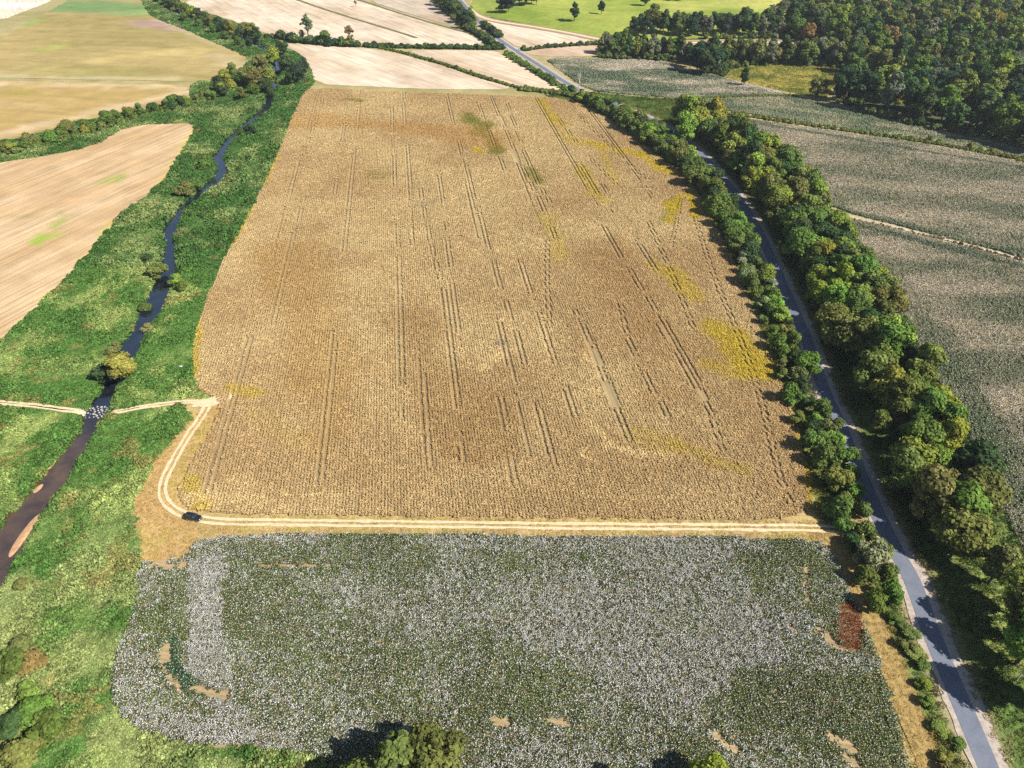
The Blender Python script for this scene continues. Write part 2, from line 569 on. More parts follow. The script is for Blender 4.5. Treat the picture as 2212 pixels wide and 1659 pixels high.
def ground_tint(p):
    g1 = np.array([.10, .155, .035]); g2 = np.array([.20, .23, .065]); dry = np.array([.38, .275, .115])
    t = mixc(np.array([.25, .22, .085]), np.array([.34, .28, .13]), sstep(.35, .7, fbm(p, 26, 3)))      # rough dry grass between the fields
    m = inside(WILD, p) | inside(VERGE, p)
    t[m] = mixc(g1, g2, sstep(.35, .7, fbm(p[m], 26, 3)))
    # leaf litter and shade plants under the woods
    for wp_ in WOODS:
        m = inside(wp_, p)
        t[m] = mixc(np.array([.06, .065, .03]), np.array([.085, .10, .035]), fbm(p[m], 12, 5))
    # balks between the cotton fields: bare wheelings with rusty grass
    for ln, c in (([(1780, 462), (2000, 507), (2212, 562), (2500, 648)], (.44, .36, .26)), ([(1500, 236), (1800, 279), (2212, 348), (2500, 410)], (.33, .28, .12))):
        d = seg_dist(PP(ln), p)
        t = mixc(t, np.array(c), .9 * sstep(6, 3, d))
    d = seg_dist(resample(TRACK, 6), p)
    t = mixc(t, dry, .95 * sstep(13, 7, d + 6 * (fbm(p, 9, 21) - .5)))
    hp = inside(fpoly([(285, 1075), (300, 1010), (345, 960), (420, 890), (500, 860), (480, 900), (430, 1120), (430, 1165), (415, 1210), (300, 1225), (305, 1180)]), p)
    t[hp] = mixc(t[hp], dry * np.array([1.1, 1.0, .95]), .55 + .45 * fbm(p[hp], 6, 4))
    d = seg_dist(resample(MOWN, 6), p)
    t = mixc(t, dry * np.array([.95, .9, .75]), .95 * sstep(4.2, 2.6, d + 1.6 * (fbm(p, 5, 23) - .5)))
    d = seg_dist(resample(ROAD, 8), p)
    t = mixc(t, np.array([.36, .29, .17]), .85 * sstep(7, 4, d + 3 * (fbm(p, 8, 25) - .5)))
    return t


# ------------------------------------------------------------------ the ground sheet
def axis(lo, hi, step_fn, far):
    a = [lo]
    while a[-1] < hi:
        a.append(a[-1] + step_fn(a[-1]))
    up = [a[-1]]; dn = [a[0]]; s = 12.0
    while up[-1] < far:
        up.append(up[-1] + s); s *= 1.5
    s = 12.0
    while dn[-1] > -far:
        dn.append(dn[-1] - s); s *= 1.5
    return np.array(dn[1:][::-1] + a + up[1:])

gx = axis(-420, 420, lambda x: 1.5 if x < 30 else (1.8 if x < 180 else 4.0), 14000)
gy = axis(30, 1080, lambda y: 1.4 if y < 260 else 1.4 + (y - 260) / 140, 14000)
GX, GY = np.meshgrid(gx, gy)
gp = np.stack([GX.ravel(), GY.ravel()], 1)
gz = height(gp)
core = (np.abs(gp[:, 0]) < 420) & (gp[:, 1] > 30) & (gp[:, 1] < 1080)
bump_z = np.where(core, -.25 * fbm(gp, 5, 31), -.1)
nx, ny = len(gx), len(gy)
pin = inside(PASTURE, gp)
gv = np.c_[gp, gz + bump_z - np.where(pin, .9, 0)]
i = np.arange(nx * ny).reshape(ny, nx)
gf = np.stack([i[:-1, :-1], i[:-1, 1:], i[1:, 1:], i[1:, :-1]], -1).reshape(-1, 4)
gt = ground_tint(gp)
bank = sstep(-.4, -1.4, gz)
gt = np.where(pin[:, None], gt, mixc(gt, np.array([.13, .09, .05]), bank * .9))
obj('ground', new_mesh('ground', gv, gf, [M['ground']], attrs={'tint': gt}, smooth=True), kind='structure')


# ------------------------------------------------------------------ fields
def field(name, outline, mat, tint_fn, step=6.0, z=.05, use_h=False):
    out = resample(outline, step * .5, True)
    nrm = np.roll(out, -1, 0) - np.roll(out, 1, 0)
    nrm = np.stack([nrm[:, 1], -nrm[:, 0]], 1) / (np.hypot(*nrm.T)[:, None] + 1e-9)
    out = out + nrm * ((vnoise(out, 7, 61) - .5) * 1.6)[:, None]
    lo, hi = out.min(0), out.max(0)
    xs = np.arange(lo[0], hi[0], step); ys = np.arange(lo[1], hi[1], step)
    g = np.stack(np.meshgrid(xs, ys), -1).reshape(-1, 2)
    g = g + (np.random.default_rng(3).random(g.shape) - .5) * step * .5
    g = g[inside(out, g)]
    if len(g):
        g = g[seg_dist(np.vstack([out, out[:1]]), g) > step * .35] if len(out) < 900 else g
    allp = np.vstack([out, g])
    n = len(out)
    vv, _, ff, *_ = delaunay_2d_cdt([Vector(p) for p in allp], [(k, (k + 1) % n) for k in range(n)], [list(range(n))], 1, 1e-4)
    vv = np.array([[v.x, v.y] for v in vv])
    zz = (height(vv) if use_h else 0) + z
    me = new_mesh(name, np.c_[vv, np.full(len(vv), 0.0) + zz], [list(f) for f in ff], [mat], attrs={'tint': tint_fn(vv)}, smooth=use_h)
    # keep faces up
    if len(me.polygons) and me.polygons[0].normal.z < 0:
        me.flip_normals()
    return obj(name, me, kind='structure')


def caps(p, lst, base):
    """paint natural patches of the crop: (x1,y1,x2,y2,radius m,colour,strength) along surveyed lines"""
    t = base
    for k, (x1, y1, x2, y2, r, c, s) in enumerate(lst):
        a, b = P(x1, y1), P(x2, y2)
        d = seg_dist(np.array([a, b]), p) + (fbm(p, r * 1.6, 40 + k, 3) - .5) * r * 1.5
        t = mixc(t, np.array(c), s * sstep(r, r * .35, d))
    return t

WHEAT = np.array([.50, .362, .178])
YEL = (.50, .37, .035); OLV = (.23, .20, .035); PALE = (.66, .50, .24); GREY = (.25, .19, .15); GRN = (.16, .22, .03)
SOY_PATCH = [
    (1010, 250, 1035, 285, 9, OLV, .8), (1045, 270, 1075, 325, 8, OLV, .9), (1140, 365, 1165, 395, 5, OLV, .7), (1030, 322, 1036, 328, 5, YEL, .8),
    (1010, 255, 1020, 265, 4, GRN, .7), (755, 217, 775, 219, 6, OLV, .7), (800, 380, 830, 385, 8, OLV, .3),
    (1165, 218, 1200, 262, 6, YEL, .7), (1200, 262, 1240, 310, 8, YEL, .45), (1280, 312, 1380, 335, 8, YEL, .75), (1380, 335, 1450, 375, 8, YEL, .85),
    (1250, 360, 1300, 440, 6, YEL, .6), (1300, 320, 1330, 400, 5, YEL, .4), (1180, 470, 1215, 560, 6, YEL, .35),
    (1455, 435, 1440, 475, 5, GRN, .5), (1465, 425, 1445, 480, 6, YEL, .9), (1490, 420, 1500, 470, 4, YEL, .9), (1515, 440, 1545, 480, 4, YEL, .7),
    (1450, 585, 1500, 640, 7, YEL, .6), (1410, 570, 1440, 600, 5, YEL, .4),
    (1560, 720, 1625, 790, 10, YEL, .85), (1540, 790, 1600, 810, 6, YEL, .6), (1600, 790, 1640, 800, 5, YEL, .6),
    (1745, 1010, 1757, 1100, 2.2, YEL, .8), (1715, 900, 1742, 1000, 2, YEL, .5), (1655, 745, 1690, 830, 2, YEL, .4),
    (430, 700, 416, 820, 2.2, YEL, .7), (545, 448, 500, 530, 2.0, YEL, .8), (600, 335, 570, 400, 2.2, YEL, .6),
    (510, 838, 560, 850, 5, YEL, .6), (560, 900, 640, 960, 6, YEL, .15), (415, 1040, 440, 1090, 4, YEL, .6), (430, 1075, 560, 1080, 3, PALE, .5),
    (1040, 800, 1080, 770, 3.5, PALE, .6), (1075, 745, 1088, 742, 2.6, GREY, .9), (1187, 715, 1189, 716, 1.5, PALE, .9), (1077, 541, 1079, 545, 1.8, PALE, .9),
    (1270, 915, 1320, 965, 2.6, PALE, .7), (1320, 965, 1385, 985, 2.4, PALE, .8), (1385, 975, 1460, 990, 2.0, PALE, .5), (1255, 975, 1266, 990, 1.6, PALE, .8),
    (1460, 960, 1600, 1020, 4, YEL, .35), (1255, 1070, 1262, 1076, 1.3, PALE, .9), (620, 1072, 735, 1072, .9, PALE, .7), (1260, 1077, 1450, 1078, .8, PALE, .5),
    (1265, 770, 1270, 790, 1.5, PALE, .7), (965, 905, 970, 915, 1.3, PALE, .7), (1125, 715, 1135, 735, 1.5, PALE, .5), (1370, 940, 1440, 960, 6, YEL, .3),
    (520, 1050, 540, 1055, 5, PALE, .3), (905, 445, 930, 440, 4, GREY, .3), (660, 260, 1100, 300, 24, (.44, .25, .07), .5), (1300, 560, 1480, 760, 22, (.36, .21, .08), .4),
    (620, 560, 720, 900, 20, (.43, .27, .09), .5), (900, 700, 1000, 950, 18, (.34, .20, .075), .5)]


def soy_tint(p):
    t = mixc(WHEAT * np.array([.92, .88, .85]), WHEAT * np.array([1.1, 1.14, 1.15]), sstep(.25, .75, fbm(p, 34, 71)))
    t = t * (.9 + .2 * fbm(p, 5, 77))[:, None]
    return caps(p, SOY_PATCH, t)

field('crop_field', SOY, M['soil'], lambda p: soy_tint(p) * .58, 6)
field('cotton_ground', COTTON, M['cotton_soil'], lambda p: mixc(np.array([.27, .20, .11]), np.array([.36, .265, .14]), fbm(p, 14, 5)), 6)


def t_leftstub(p):
    t = mixc(np.array([.40, .265, .135]), np.array([.48, .345, .20]), sstep(.3, .7, fbm(rot2(p, R(55)) * np.array([.25, 1]), 14, 9)))
    return caps(p, [(225, 395, 265, 378, 5, (.17, .24, .03), .85), (70, 522, 105, 508, 4, (.22, .36, .02), .9), (120, 490, 140, 462, 2.5, (.2, .27, .03), .7),
                    (20, 470, 130, 460, 4, (.27, .25, .08), .5), (420, 280, 350, 395, 2, (.45, .36, .06), .6), (250, 475, 180, 565, 1.8, (.45, .36, .06), .6),
                    (180, 570, 20, 730, 2, (.45, .36, .06), .5), (160, 440, 300, 350, 6, (.5, .32, .16), .4)], t)

field('left_stubble_field', LEFT_STUBBLE, M['stubble_near'], t_leftstub, 6)
field('left_brown_field', LEFT_BROWN, M['meadow'], lambda p: caps(p, [(0, 290, 400, 200, 10, (.46, .35, .21), .85), (0, 180, 400, 188, 8, (.46, .36, .21), .8),
      (0, 225, 100, 232, 7, (.44, .33, .16), .5), (230, 250, 180, 262, 8, (.33, .34, .06), .6), (20, 195, 60, 200, 10, (.26, .22, .04), .6)],
      mixc(np.array([.30, .21, .065]), np.array([.38, .265, .105]), fbm(p * np.array([.2, 1]), 14, 6))), 8)


def t_meadow(p):
    t = mixc(np.array([.26, .205, .07]), np.array([.34, .255, .10]), sstep(.3, .7, fbm(rot2(p, R(-15)) * np.array([.3, 1]), 22, 12)))
    return caps(p, [(100, 10, 320, 18, 40, (.13, .21, .07), .95), (0, 60, 60, 48, 26, (.2, .3, .07), .6), (100, 105, 140, 98, 14, (.27, .29, .06), .7), (330, 22, 250, 30, 26, (.18, .3, .1), .7),
                    (300, 50, 390, 60, 26, (.30, .20, .16), 1.0), (220, 130, 420, 110, 20, (.46, .36, .14), .5), (0, 165, 414, 172, 8, (.42, .36, .2), .7),
                    (60, 150, 300, 160, 12, (.26, .24, .07), .5), (470, 120, 520, 140, 14, (.4, .31, .17), .7), (335, 42, 500, 108, 6, (.4, .33, .18), .6)], t)

field('left_meadow', LEFT_MEADOW, M['meadow'], t_meadow, 9)
field('far_pale_field', FAR_PALE, M['stubble_far'], lambda p: caps(p, [(-50, 12, 70, 10, 30, (.7, .66, .62), .9)], np.tile([.58, .48, .36], (len(p), 1))), 20)
pale = lambda p: mixc(np.array([.43, .325, .22]), np.array([.55, .45, .335]), sstep(.3, .7, fbm(rot2(p, R(30)) * np.array([1, .3]), 30, 14)))
field('stubble_field_by_creek', STUB_A, M['stubble_mid'], lambda p: caps(p, [(700, 100, 820, 112, 8, (.55, .42, .3), .6), (685, 120, 700, 180, 3, (.55, .42, .3), .4)], pale(p)), 8)
field('stubble_field_by_road', STUB_B, M['stubble_mid'], lambda p: caps(p, [(1080, 120, 1200, 190, 5, (.6, .45, .28), .5)], pale(p) * np.array([.95, .93, .9])), 8)
field('stubble_field_beyond_hedge', STUB_C, M['stubble_far'], pale, 12)
field('grey_stubble_field', STUB_D, M['stubble_far'], lambda p: pale(p) * np.array([.78, .77, .77]), 14)
field('stubble_wedge', STUB_E, M['stubble_far'], pale, 10)
field('stubble_corner', STUB_F, M['stubble_far'], lambda p: pale(p) * np.array([.92, .86, .84]), 8)
field('pasture', PASTURE, M['pasture'], lambda p: caps(p, [(1500, 20, 1700, 10, 50, (.38, .36, .09), .7), (1330, 5, 1560, 20, 26, (.3, .34, .06), .5)],
      mixc(np.array([.165, .225, .026]), np.array([.255, .285, .050]), sstep(.3, .7, fbm(p, 60, 15)))), 9, .1, True)
field('clearing', CLEARING, M['pasture'], lambda p: mixc(np.array([.16, .18, .030]), np.array([.34, .285, .07]), sstep(.3, .7, fbm(p, 16, 18))), 7)
field('glade', GLADE, M['pasture'], lambda p: np.tile([.33, .38, .08], (len(p), 1)), 8)

DKG = np.array([.045, .085, .038]); WHT = np.array([.40, .37, .36]); BRN = np.array([.27, .22, .155])
def t_rcot(seed, patches, lo=DKG, hi=WHT, a=.3, b=.7):
    def f(p):
        return caps(p, patches, mixc(lo, hi, sstep(a, b, fbm(p * np.array([.35, 1]), 20, seed))) * np.array([1, 1, 1]))
    return f
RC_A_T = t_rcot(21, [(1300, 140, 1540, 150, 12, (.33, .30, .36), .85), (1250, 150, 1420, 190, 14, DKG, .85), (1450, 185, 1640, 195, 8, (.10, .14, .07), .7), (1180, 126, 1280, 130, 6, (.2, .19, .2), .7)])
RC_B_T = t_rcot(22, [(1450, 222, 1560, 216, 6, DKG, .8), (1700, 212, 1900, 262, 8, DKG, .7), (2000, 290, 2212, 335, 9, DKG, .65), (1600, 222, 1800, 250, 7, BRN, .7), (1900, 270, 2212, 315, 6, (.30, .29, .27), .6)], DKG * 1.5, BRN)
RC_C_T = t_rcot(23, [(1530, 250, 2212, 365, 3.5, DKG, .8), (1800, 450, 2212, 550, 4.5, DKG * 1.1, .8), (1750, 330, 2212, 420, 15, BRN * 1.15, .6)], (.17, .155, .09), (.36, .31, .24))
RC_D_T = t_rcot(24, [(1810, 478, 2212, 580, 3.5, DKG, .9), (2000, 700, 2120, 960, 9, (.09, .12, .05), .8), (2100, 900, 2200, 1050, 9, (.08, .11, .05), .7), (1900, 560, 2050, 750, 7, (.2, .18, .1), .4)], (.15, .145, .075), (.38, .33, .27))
field('cotton_field_by_wood', RCOT_A, M['cotton_far'], RC_A_T, 7)
field('cotton_field_under_wood', RCOT_B, M['cotton_far'], RC_B_T, 6)
field('cotton_field_middle', RCOT_C, M['cotton_far'], lambda p: RC_C_T(p) * .85, 6)
field('cotton_field_by_treeline', RCOT_D, M['cotton_far'], lambda p: RC_D_T(p) * .8, 6)


# ------------------------------------------------------------------ road, tracks, creek
def ribbon(line, w0, w1=None, z=.06, jag=0.0, seed=0, zfun=None):
    d = np.gradient(line, axis=0)
    n = np.stack([-d[:, 1], d[:, 0]], 1) / np.hypot(*d.T)[:, None]
    w1 = w0 if w1 is None else w1
    a = line + n * (w0 + jag * (fbm(line, 4, seed) - .5))[:, None] if np.ndim(w0) or jag else line + n * w0
    b = line - n * (w1 + jag * (fbm(line, 4, seed + 9) - .5))[:, None] if np.ndim(w1) or jag else line - n * w1
    k = len(line)
    pts = np.vstack([a, b])
    zz = np.full(len(pts), z) if zfun is None else zfun(pts) + z
    i = np.arange(k - 1)
    f = np.stack([i + k, i + k + 1, i + 1, i], 1)
    return np.c_[pts, zz], f

ones = np.ones(len(ROAD))
v, f = ribbon(ROAD, ones * 3.9, ones * 5.0, .03, 2.6, 2)
obj('road_shoulder', new_mesh('road_shoulder', v, f, [M['gravel']]), kind='structure')
v, f = ribbon(ROAD, ones * 2.35, ones * 2.35, .075, .25, 4)
obj('road', new_mesh('road', v, f, [M['asphalt']]), kind='structure')
fr = resample(FARM_ROAD, 5)
v, f = ribbon(fr, np.full(len(fr), 8.0), np.full(len(fr), 8.0), .07, 3, 6)
obj('farm_road_verge', new_mesh('farm_road_verge', v, f, [mat_plain('brown_verge', (.27, .19, .12), .95, .3, .2)]), kind='structure')
v, f = ribbon(fr, np.full(len(fr), 2.6), np.full(len(fr), 2.6), .11, .6, 7)
obj('farm_road', new_mesh('farm_road', v, f, [M['dirt']]), kind='structure')


def ruts(name, line, gauge, w, z, seed):
    line = resample(line, 1.2)
    d = np.gradient(line, axis=0)
    n = np.stack([-d[:, 1], d[:, 0]], 1) / np.hypot(*d.T)[:, None]
    V, Fc, k = [], [], 0
    for s in (-1, 1):
        lv = line + n * (s * gauge + .5 * (fbm(line, 12, seed) - .5))[:, None]
        ww = w * (.75 + .7 * fbm(lv, 6, seed + s))
        v, f = ribbon(lv, ww, ww, z, .7, seed + s, zfun=height)
        V.append(v); Fc.append(f + k); k += len(v)
    return obj(name, new_mesh(name, np.vstack(V), np.vstack(Fc), [M['dirt']]), kind='structure')

ruts('dirt_track', TRACK, .95, .46, .07, 3)
ruts('ford_track', TRACK_W, .55, .62, .03, 5)
jt = resample(chaikin(PP([(500, 852), (470, 862), (446, 872), (420, 870)]), 2, False), 1.2)
v, f = ribbon(jt, np.full(len(jt), 2.2), np.full(len(jt), 2.2), .085, 3.2, 12)
obj('track_junction', new_mesh('track_junction', v, f, [M['dirt']]), kind='structure')
mr = resample(MOWN, 1.5)
m_mown = mat_plain('mown_dry_grass', (.31, .215, .08), .95, .35, .8, .1, 0, .4)
v, f = ribbon(mr, np.full(len(mr), 3.0), np.full(len(mr), 3.0), .03, 1.6, 14)
obj('mown_path', new_mesh('mown_path', v, f, [m_mown]), kind='structure')

v, f = ribbon(CREEK, CREEK_W + 1.6, CREEK_W + 1.6, -1.55)
obj('creek', new_mesh('creek', v, f, [M['water']], attrs={'tint': mixc(np.array([.010, .014, .022]), np.array([.085, .050, .026]), sstep(205, 165, v[:, 1]))}), kind='structure')


def sandbar(pts, name='sandbar'):
    o = chaikin(PP(pts, -1.5), 3)
    c = o.mean(0)
    k = len(o)
    vv = np.vstack([np.c_[o, np.full(k, -1.62)], np.c_[c + (o - c) * .55, np.full(k, -1.36)], [[*c, -1.33]]])
    ff = []
    for i in range(k):
        j = (i + 1) % k
        ff += [[i, j, k + j, k + i], [k + i, k + j, 2 * k]]
    me = new_mesh(name, vv, ff, [M['sand']], smooth=True)
    if me.polygons[1].normal.z < 0:
        me.flip_normals()
    return obj(name, me, kind='structure')

sandbar([(94, 1012), (106, 985), (135, 958), (140, 968), (120, 1000), (104, 1020)])
sandbar([(68, 1060), (80, 1048), (98, 1042), (88, 1058), (72, 1068)])
sandbar([(150, 935), (165, 915), (182, 905), (176, 925), (160, 945)])
sandbar([(12, 1200), (40, 1155), (75, 1112), (100, 1098), (98, 1112), (66, 1150), (34, 1195), (14, 1215)])


we = resample(chaikin(PP([(1440, 131), (1500, 150), (1570, 171), (1650, 191), (1720, 208), (1790, 217), (1850, 233), (1950, 261), (2080, 289), (2212, 316), (2420, 356)]), 2, False), 4)
v, f = ribbon(we, np.full(len(we), 1.7), np.full(len(we), 1.7), .10, 1.4, 18)
obj('wood_edge_track', new_mesh('wood_edge_track', v, f, [mat_plain('red_clay', (.46, .27, .13), .95, .3, .5)]), kind='structure')
m_ditch = mat_plain('ditch_weeds', (.13, .115, .055), .95, .4, .4)
for ln in ([(620, -8), (700, 20), (770, 42), (850, 66), (900, 82)], [(752, -8), (860, 28), (985, 65), (1020, 72)]):
    dl = resample(chaikin(PP(ln), 2, False), 4)
    v, f = ribbon(dl, np.full(len(dl), 2.4), np.full(len(dl), 2.4), .12, 1.5, 17)
    obj('ditch', new_mesh('ditch', v, f, [m_ditch]), kind='structure')


# ------------------------------------------------------------------ plants: prototypes
def leaf_quads(rng, pos, nrm, size, var, aspect=1.0):
    n = len(pos)
    nrm = nrm / (np.linalg.norm(nrm, axis=1, keepdims=True) + 1e-9)
    r = rng.normal(size=(n, 3))
    a = np.cross(nrm, r); a /= np.linalg.norm(a, axis=1, keepdims=True) + 1e-9
    b = np.cross(nrm, a)
    s = np.asarray(size)[:, None] * .5
    v = np.stack([pos - a * s - b * s * aspect, pos + a * s * .8 - b * s * aspect, pos + a * s + b * s * aspect, pos - a * s * .9 + b * s * aspect * .85], 1).reshape(-1, 3)
    f = np.arange(4 * n).reshape(n, 4)
    return v, f, np.repeat(var, 4)


def crown(seed, w, h, z0, lobes, leaves, lsize, sparse=0.0, lobe_r=.33, round_=1.0, low=-.8):
    """foliage shells round a set of limb-end lobes inside an uneven ellipsoid"""
    rng = np.random.default_rng(seed)
    c = []
    while len(c) < lobes:
        p = rng.normal(size=3); p /= np.linalg.norm(p)
        p *= rng.random() ** .45
        q = p * np.array([w / 2 * .72, w / 2 * .72, h / 2 * .74])
        q[2] *= 1.0
        if p[2] < low:
            continue
        taper = 1 - .35 * max(0, p[2]) * (2 - round_)
        q[:2] *= taper
        c.append(q)
    c = np.array(c)
    lr = (w * .5 * lobe_r) * (.55 + .95 * rng.random(lobes))
    k = rng.choice(lobes, leaves, p=(lr ** 2 / (lr ** 2).sum()))
    d = rng.normal(size=(leaves, 3))
    d[:, 2] += .35
    d /= np.linalg.norm(d, axis=1, keepdims=True)
    rad = lr[k] * (.55 + .62 * rng.random(leaves) ** .8)
    pos = c[k] + d * rad[:, None] * np.array([1, 1, .8])
    pos[:, 2] += z0 + h / 2
    nrm = d * 1.1 + rng.normal(size=(leaves, 3)) * .45
    nrm[:, 2] += .35
    lobe_v = .72 + .56 * rng.random(lobes)
    var = lobe_v[k] * (.72 + .56 * rng.random(leaves))
    if sparse:
        keep = rng.random(leaves) > sparse
        pos, nrm, var, k = pos[keep], nrm[keep], var[keep], k[keep]
    size = lsize * (.6 + .8 * rng.random(len(pos)))
    v, f, vv = leaf_quads(rng, pos, nrm, size, var)
    cc = c.copy(); cc[:, 2] += z0 + h / 2
    return v, f, vv, cc


def trunk_mesh(name, seed, h, r, ends, mat, fork=.32):
    rng = random.Random(seed)
    mb = MB()
    top = (rng.uniform(-.3, .3), rng.uniform(-.3, .3), h * .72)
    mid = (top[0] * .4, top[1] * .4, h * fork)
    mb.tube([(0, 0, -.6), (0, 0, .3), mid, (top[0], top[1], h * .55), top], [r * 1.35, r * 1.05, r * .8, r * .5, r * .2], 7)
    for e in ends:
        zz = min(max(h * fork * rng.uniform(.7, 1.3), .5), h * .6)
        s = (top[0] * .4, top[1] * .4, zz)
        m_ = tuple(s[i] * .5 + e[i] * .5 + rng.uniform(-.3, .3) for i in range(3))
        mb.tube([s, m_, tuple(e)], [r * .42, r * .28, r * .08], 5)
    return mb.mesh(name, [mat], True)

TREES = {}
def tree_variant(key, seed, w, h, base, lobes, leaves, lsize, sparse=0, rr=.33, trunk_r=None, mat='leaf', bark='bark', round_=1.0):
    v, f, vv, cc = crown(seed, w, h - base, base, lobes, leaves, lsize, sparse, rr, round_)
    cm = new_mesh('crown_' + key, v, f, [M[mat]], attrs={'var': vv})
    ends = cc[np.random.default_rng(seed).choice(len(cc), min(7, len(cc)), replace=False)]
    tm = trunk_mesh('trunk_' + key, seed, h, trunk_r or (.018 * h + .06), ends, M[bark])
    TREES[key] = (cm, tm, h)

for k in range(8):       # roadside broadleaf trees
    tree_variant('oak%d' % k, 100 + k, 13.0 + (k % 3) * 2.0, 16.5 + (k % 4) * 1.3, 1.2, 34 + k % 4, 5600, .66, 0, .26)
for k in range(4):       # columnar, darker
    tree_variant('elm%d' % k, 140 + k, 9.8 + k * .6, 19 + k, 1.0, 32, 4600, .64, 0, .29, round_=.5)
for k in range(6):       # woodland trees
    tree_variant('wood%d' % k, 170 + k, 18 + (k % 3) * 2.2, 23 + (k % 3) * 2.2, .8, 34, 3600, 1.15, 0, .25)
for k in range(4):       # tall narrow woodland trees
    tree_variant('tall%d' % k, 190 + k, 12.5 + k * .8, 25 + k * 1.2, .6, 34, 3000, 1.05, 0, .28, round_=.4)
for k in range(5):       # shrubs
    tree_variant('bush%d' % k, 210 + k, 7.4 + (k % 3) * .9, 6.8 + (k % 3), .0, 20, 2800, .5, 0, .31, .09)
for k in range(3):       # far hedge shrubs
    tree_variant('hedge%d' % k, 230 + k, 6.0, 4.0, .1, 9, 520, .7, 0, .42, .07)
for k in range(3):       # thin-leaved tree
    tree_variant('thin%d' % k, 240 + k, 13, 21, 5, 26, 2000, .7, .3, .2)


def dead_tree_mesh(seed, h):
    rng = random.Random(seed)
    mb = MB()
    def grow(p, d, ln, r, lev):
        q = p + d * ln
        m_ = p + d * ln * .5 + Vector((rng.uniform(-1, 1), rng.uniform(-1, 1), 0)) * ln * .05
        mb.tube([tuple(p), tuple(m_), tuple(q)], [r, r * .8, r * .55], 5)
        if lev == 0:
            return
        for _ in range(3):
            e = (d + Vector((rng.uniform(-1, 1), rng.uniform(-1, 1), rng.uniform(-.1, .6))) * .62).normalized()
            s = rng.uniform(.55, 1.0)
            grow(p + d * ln * s, e, ln * rng.uniform(.45, .68), r * .52, lev - 1)
    grow(Vector((0, 0, -.3)), Vector((.03, .02, 1)).normalized(), h * .45, h * .022, 3)
    return mb.mesh('dead_wood', [M['dead_bark']], True)


def hgt(x, y):
    return float(height(np.array([[x, y]]))[0])

TINT = {
    'dark': (.050, .085, .030), 'mid': (.102, .142, .034), 'green': (.108, .168, .036), 'yellow': (.205, .225, .040), 'olive': (.145, .165, .045),
    'lime': (.17, .25, .045), 'grey': (.135, .145, .085), 'rust': (.20, .15, .055), 'deep': (.036, .066, .034), 'gold': (.27, .23, .045), 'silver': (.19, .22, .11)}
rngT = random.Random(11)


def tree(key, xy, label, group, tint, scale=1.0, name='broadleaf_tree', cat='tree', sz=None, rz=None):
    cm, tm, h = TREES[key]
    x, y = float(xy[0]), float(xy[1])
    s = (scale, scale, sz if sz else scale)
    t = thing(name, label, cat, (x, y, hgt(x, y) - .05), rngT.uniform(0, 6.28) if rz is None else rz, group, s)
    c = obj('crown', cm, t)
    j = [1 + rngT.uniform(-.14, .14) for _ in range(3)]
    c.color = (tint[0] * j[0], tint[1] * j[1], tint[2] * j[2], 1)
    obj('trunk', tm, t)
    return t


def poisson(poly, r, seed, z=0.0, rfun=None):
    rng = np.random.default_rng(seed)
    lo, hi = poly.min(0), poly.max(0)
    n = int((hi - lo).prod() / (r * r) * 7) + 50
    c = lo + rng.random((n, 2)) * (hi - lo)
    c = c[inside(poly, c)]
    out = []
    cell = {}
    for p in c:
        k = (int(p[0] // r), int(p[1] // r))
        ok = True
        for a in (-1, 0, 1):
            for b_ in (-1, 0, 1):
                for q in cell.get((k[0] + a, k[1] + b_), ()):
                    if (p[0] - q[0]) ** 2 + (p[1] - q[1]) ** 2 < r * r:
                        ok = False
        if ok:
            cell.setdefault(k, []).append(p)
            out.append(p)
    return np.array(out)

KIND = {'dark': 'dark green', 'mid': 'mid green', 'green': 'fresh green', 'yellow': 'yellow-green', 'olive': 'olive green', 'lime': 'bright lime green',
        'grey': 'grey-green', 'rust': 'rust tinged', 'deep': 'deep shadowy green', 'gold': 'golden yellow', 'silver': 'silvery green'}


def pick(rnd, table):
    r = rnd.random() * sum(w for _, w in table)
    for k, w in table:
        r -= w
        if r <= 0:
            return k
    return table[-1][0]

# --- the belt of big trees on the far side of the road
BELT = PP([(2172, 1720), (2122, 1590), (2050, 1450), (1998, 1320), (1956, 1215), (1912, 1120), (1876, 1010), (1840, 910), (1800, 800), (1762, 700), (1720, 600),
           (1668, 505), (1614, 430), (1570, 372), (1505, 312), (1440, 262), (1400, 238), (1440, 232), (1560, 262), (1640, 305), (1700, 350), (1765, 420), (1830, 505),
           (1905, 600), (1952, 690), (1990, 790), (2040, 890), (2095, 985), (2145, 1110), (2200, 1230), (2250, 1340), (2330, 1500), (2380, 1720)], 8.5)
pts = poisson(BELT, 7.3, 5)
dr = seg_dist(ROAD, pts)
pts = pts[dr > np.where(pts[:, 1] < 134, np.where((pts[:, 1] > 86) & (pts[:, 1] < 104), 7.5, 14.5), 6.6)]
rb = random.Random(3)


def size_word(v, a, b):
    return 'small' if v < a else ('large' if v > b else 'middling')


def stretch(y):
    return 'opposite the near cotton' if y < 150 else ('opposite the lower ripe field' if y < 250 else ('opposite the upper ripe field' if y < 380 else 'where the road bends away'))

for p in pts:
    dd = seg_dist(ROAD, p[None])[0]
    k = pick(rb, [('mid', 2.6), ('green', 2.0), ('yellow', 3.2), ('olive', 3.4), ('dark', 1.0), ('lime', 1.5), ('rust', .1)])
    elm = rb.random() > .78
    key = 'elm%d' % rb.randrange(4) if elm else 'oak%d' % rb.randrange(8)
    s = rb.uniform(.78, 1.2)
    if p[1] > 300:
        s *= 1.08
    lab = '%s %s %s tree, %s of belt, %s' % (size_word(s, .9, 1.07), KIND[k], 'slender' if elm else 'spreading', 'road side' if dd < 14 else ('middle' if dd < 22 else 'cotton side'), stretch(p[1]))
    tree(key, p, lab, 'trees in the belt beside the road', TINT[k], s)

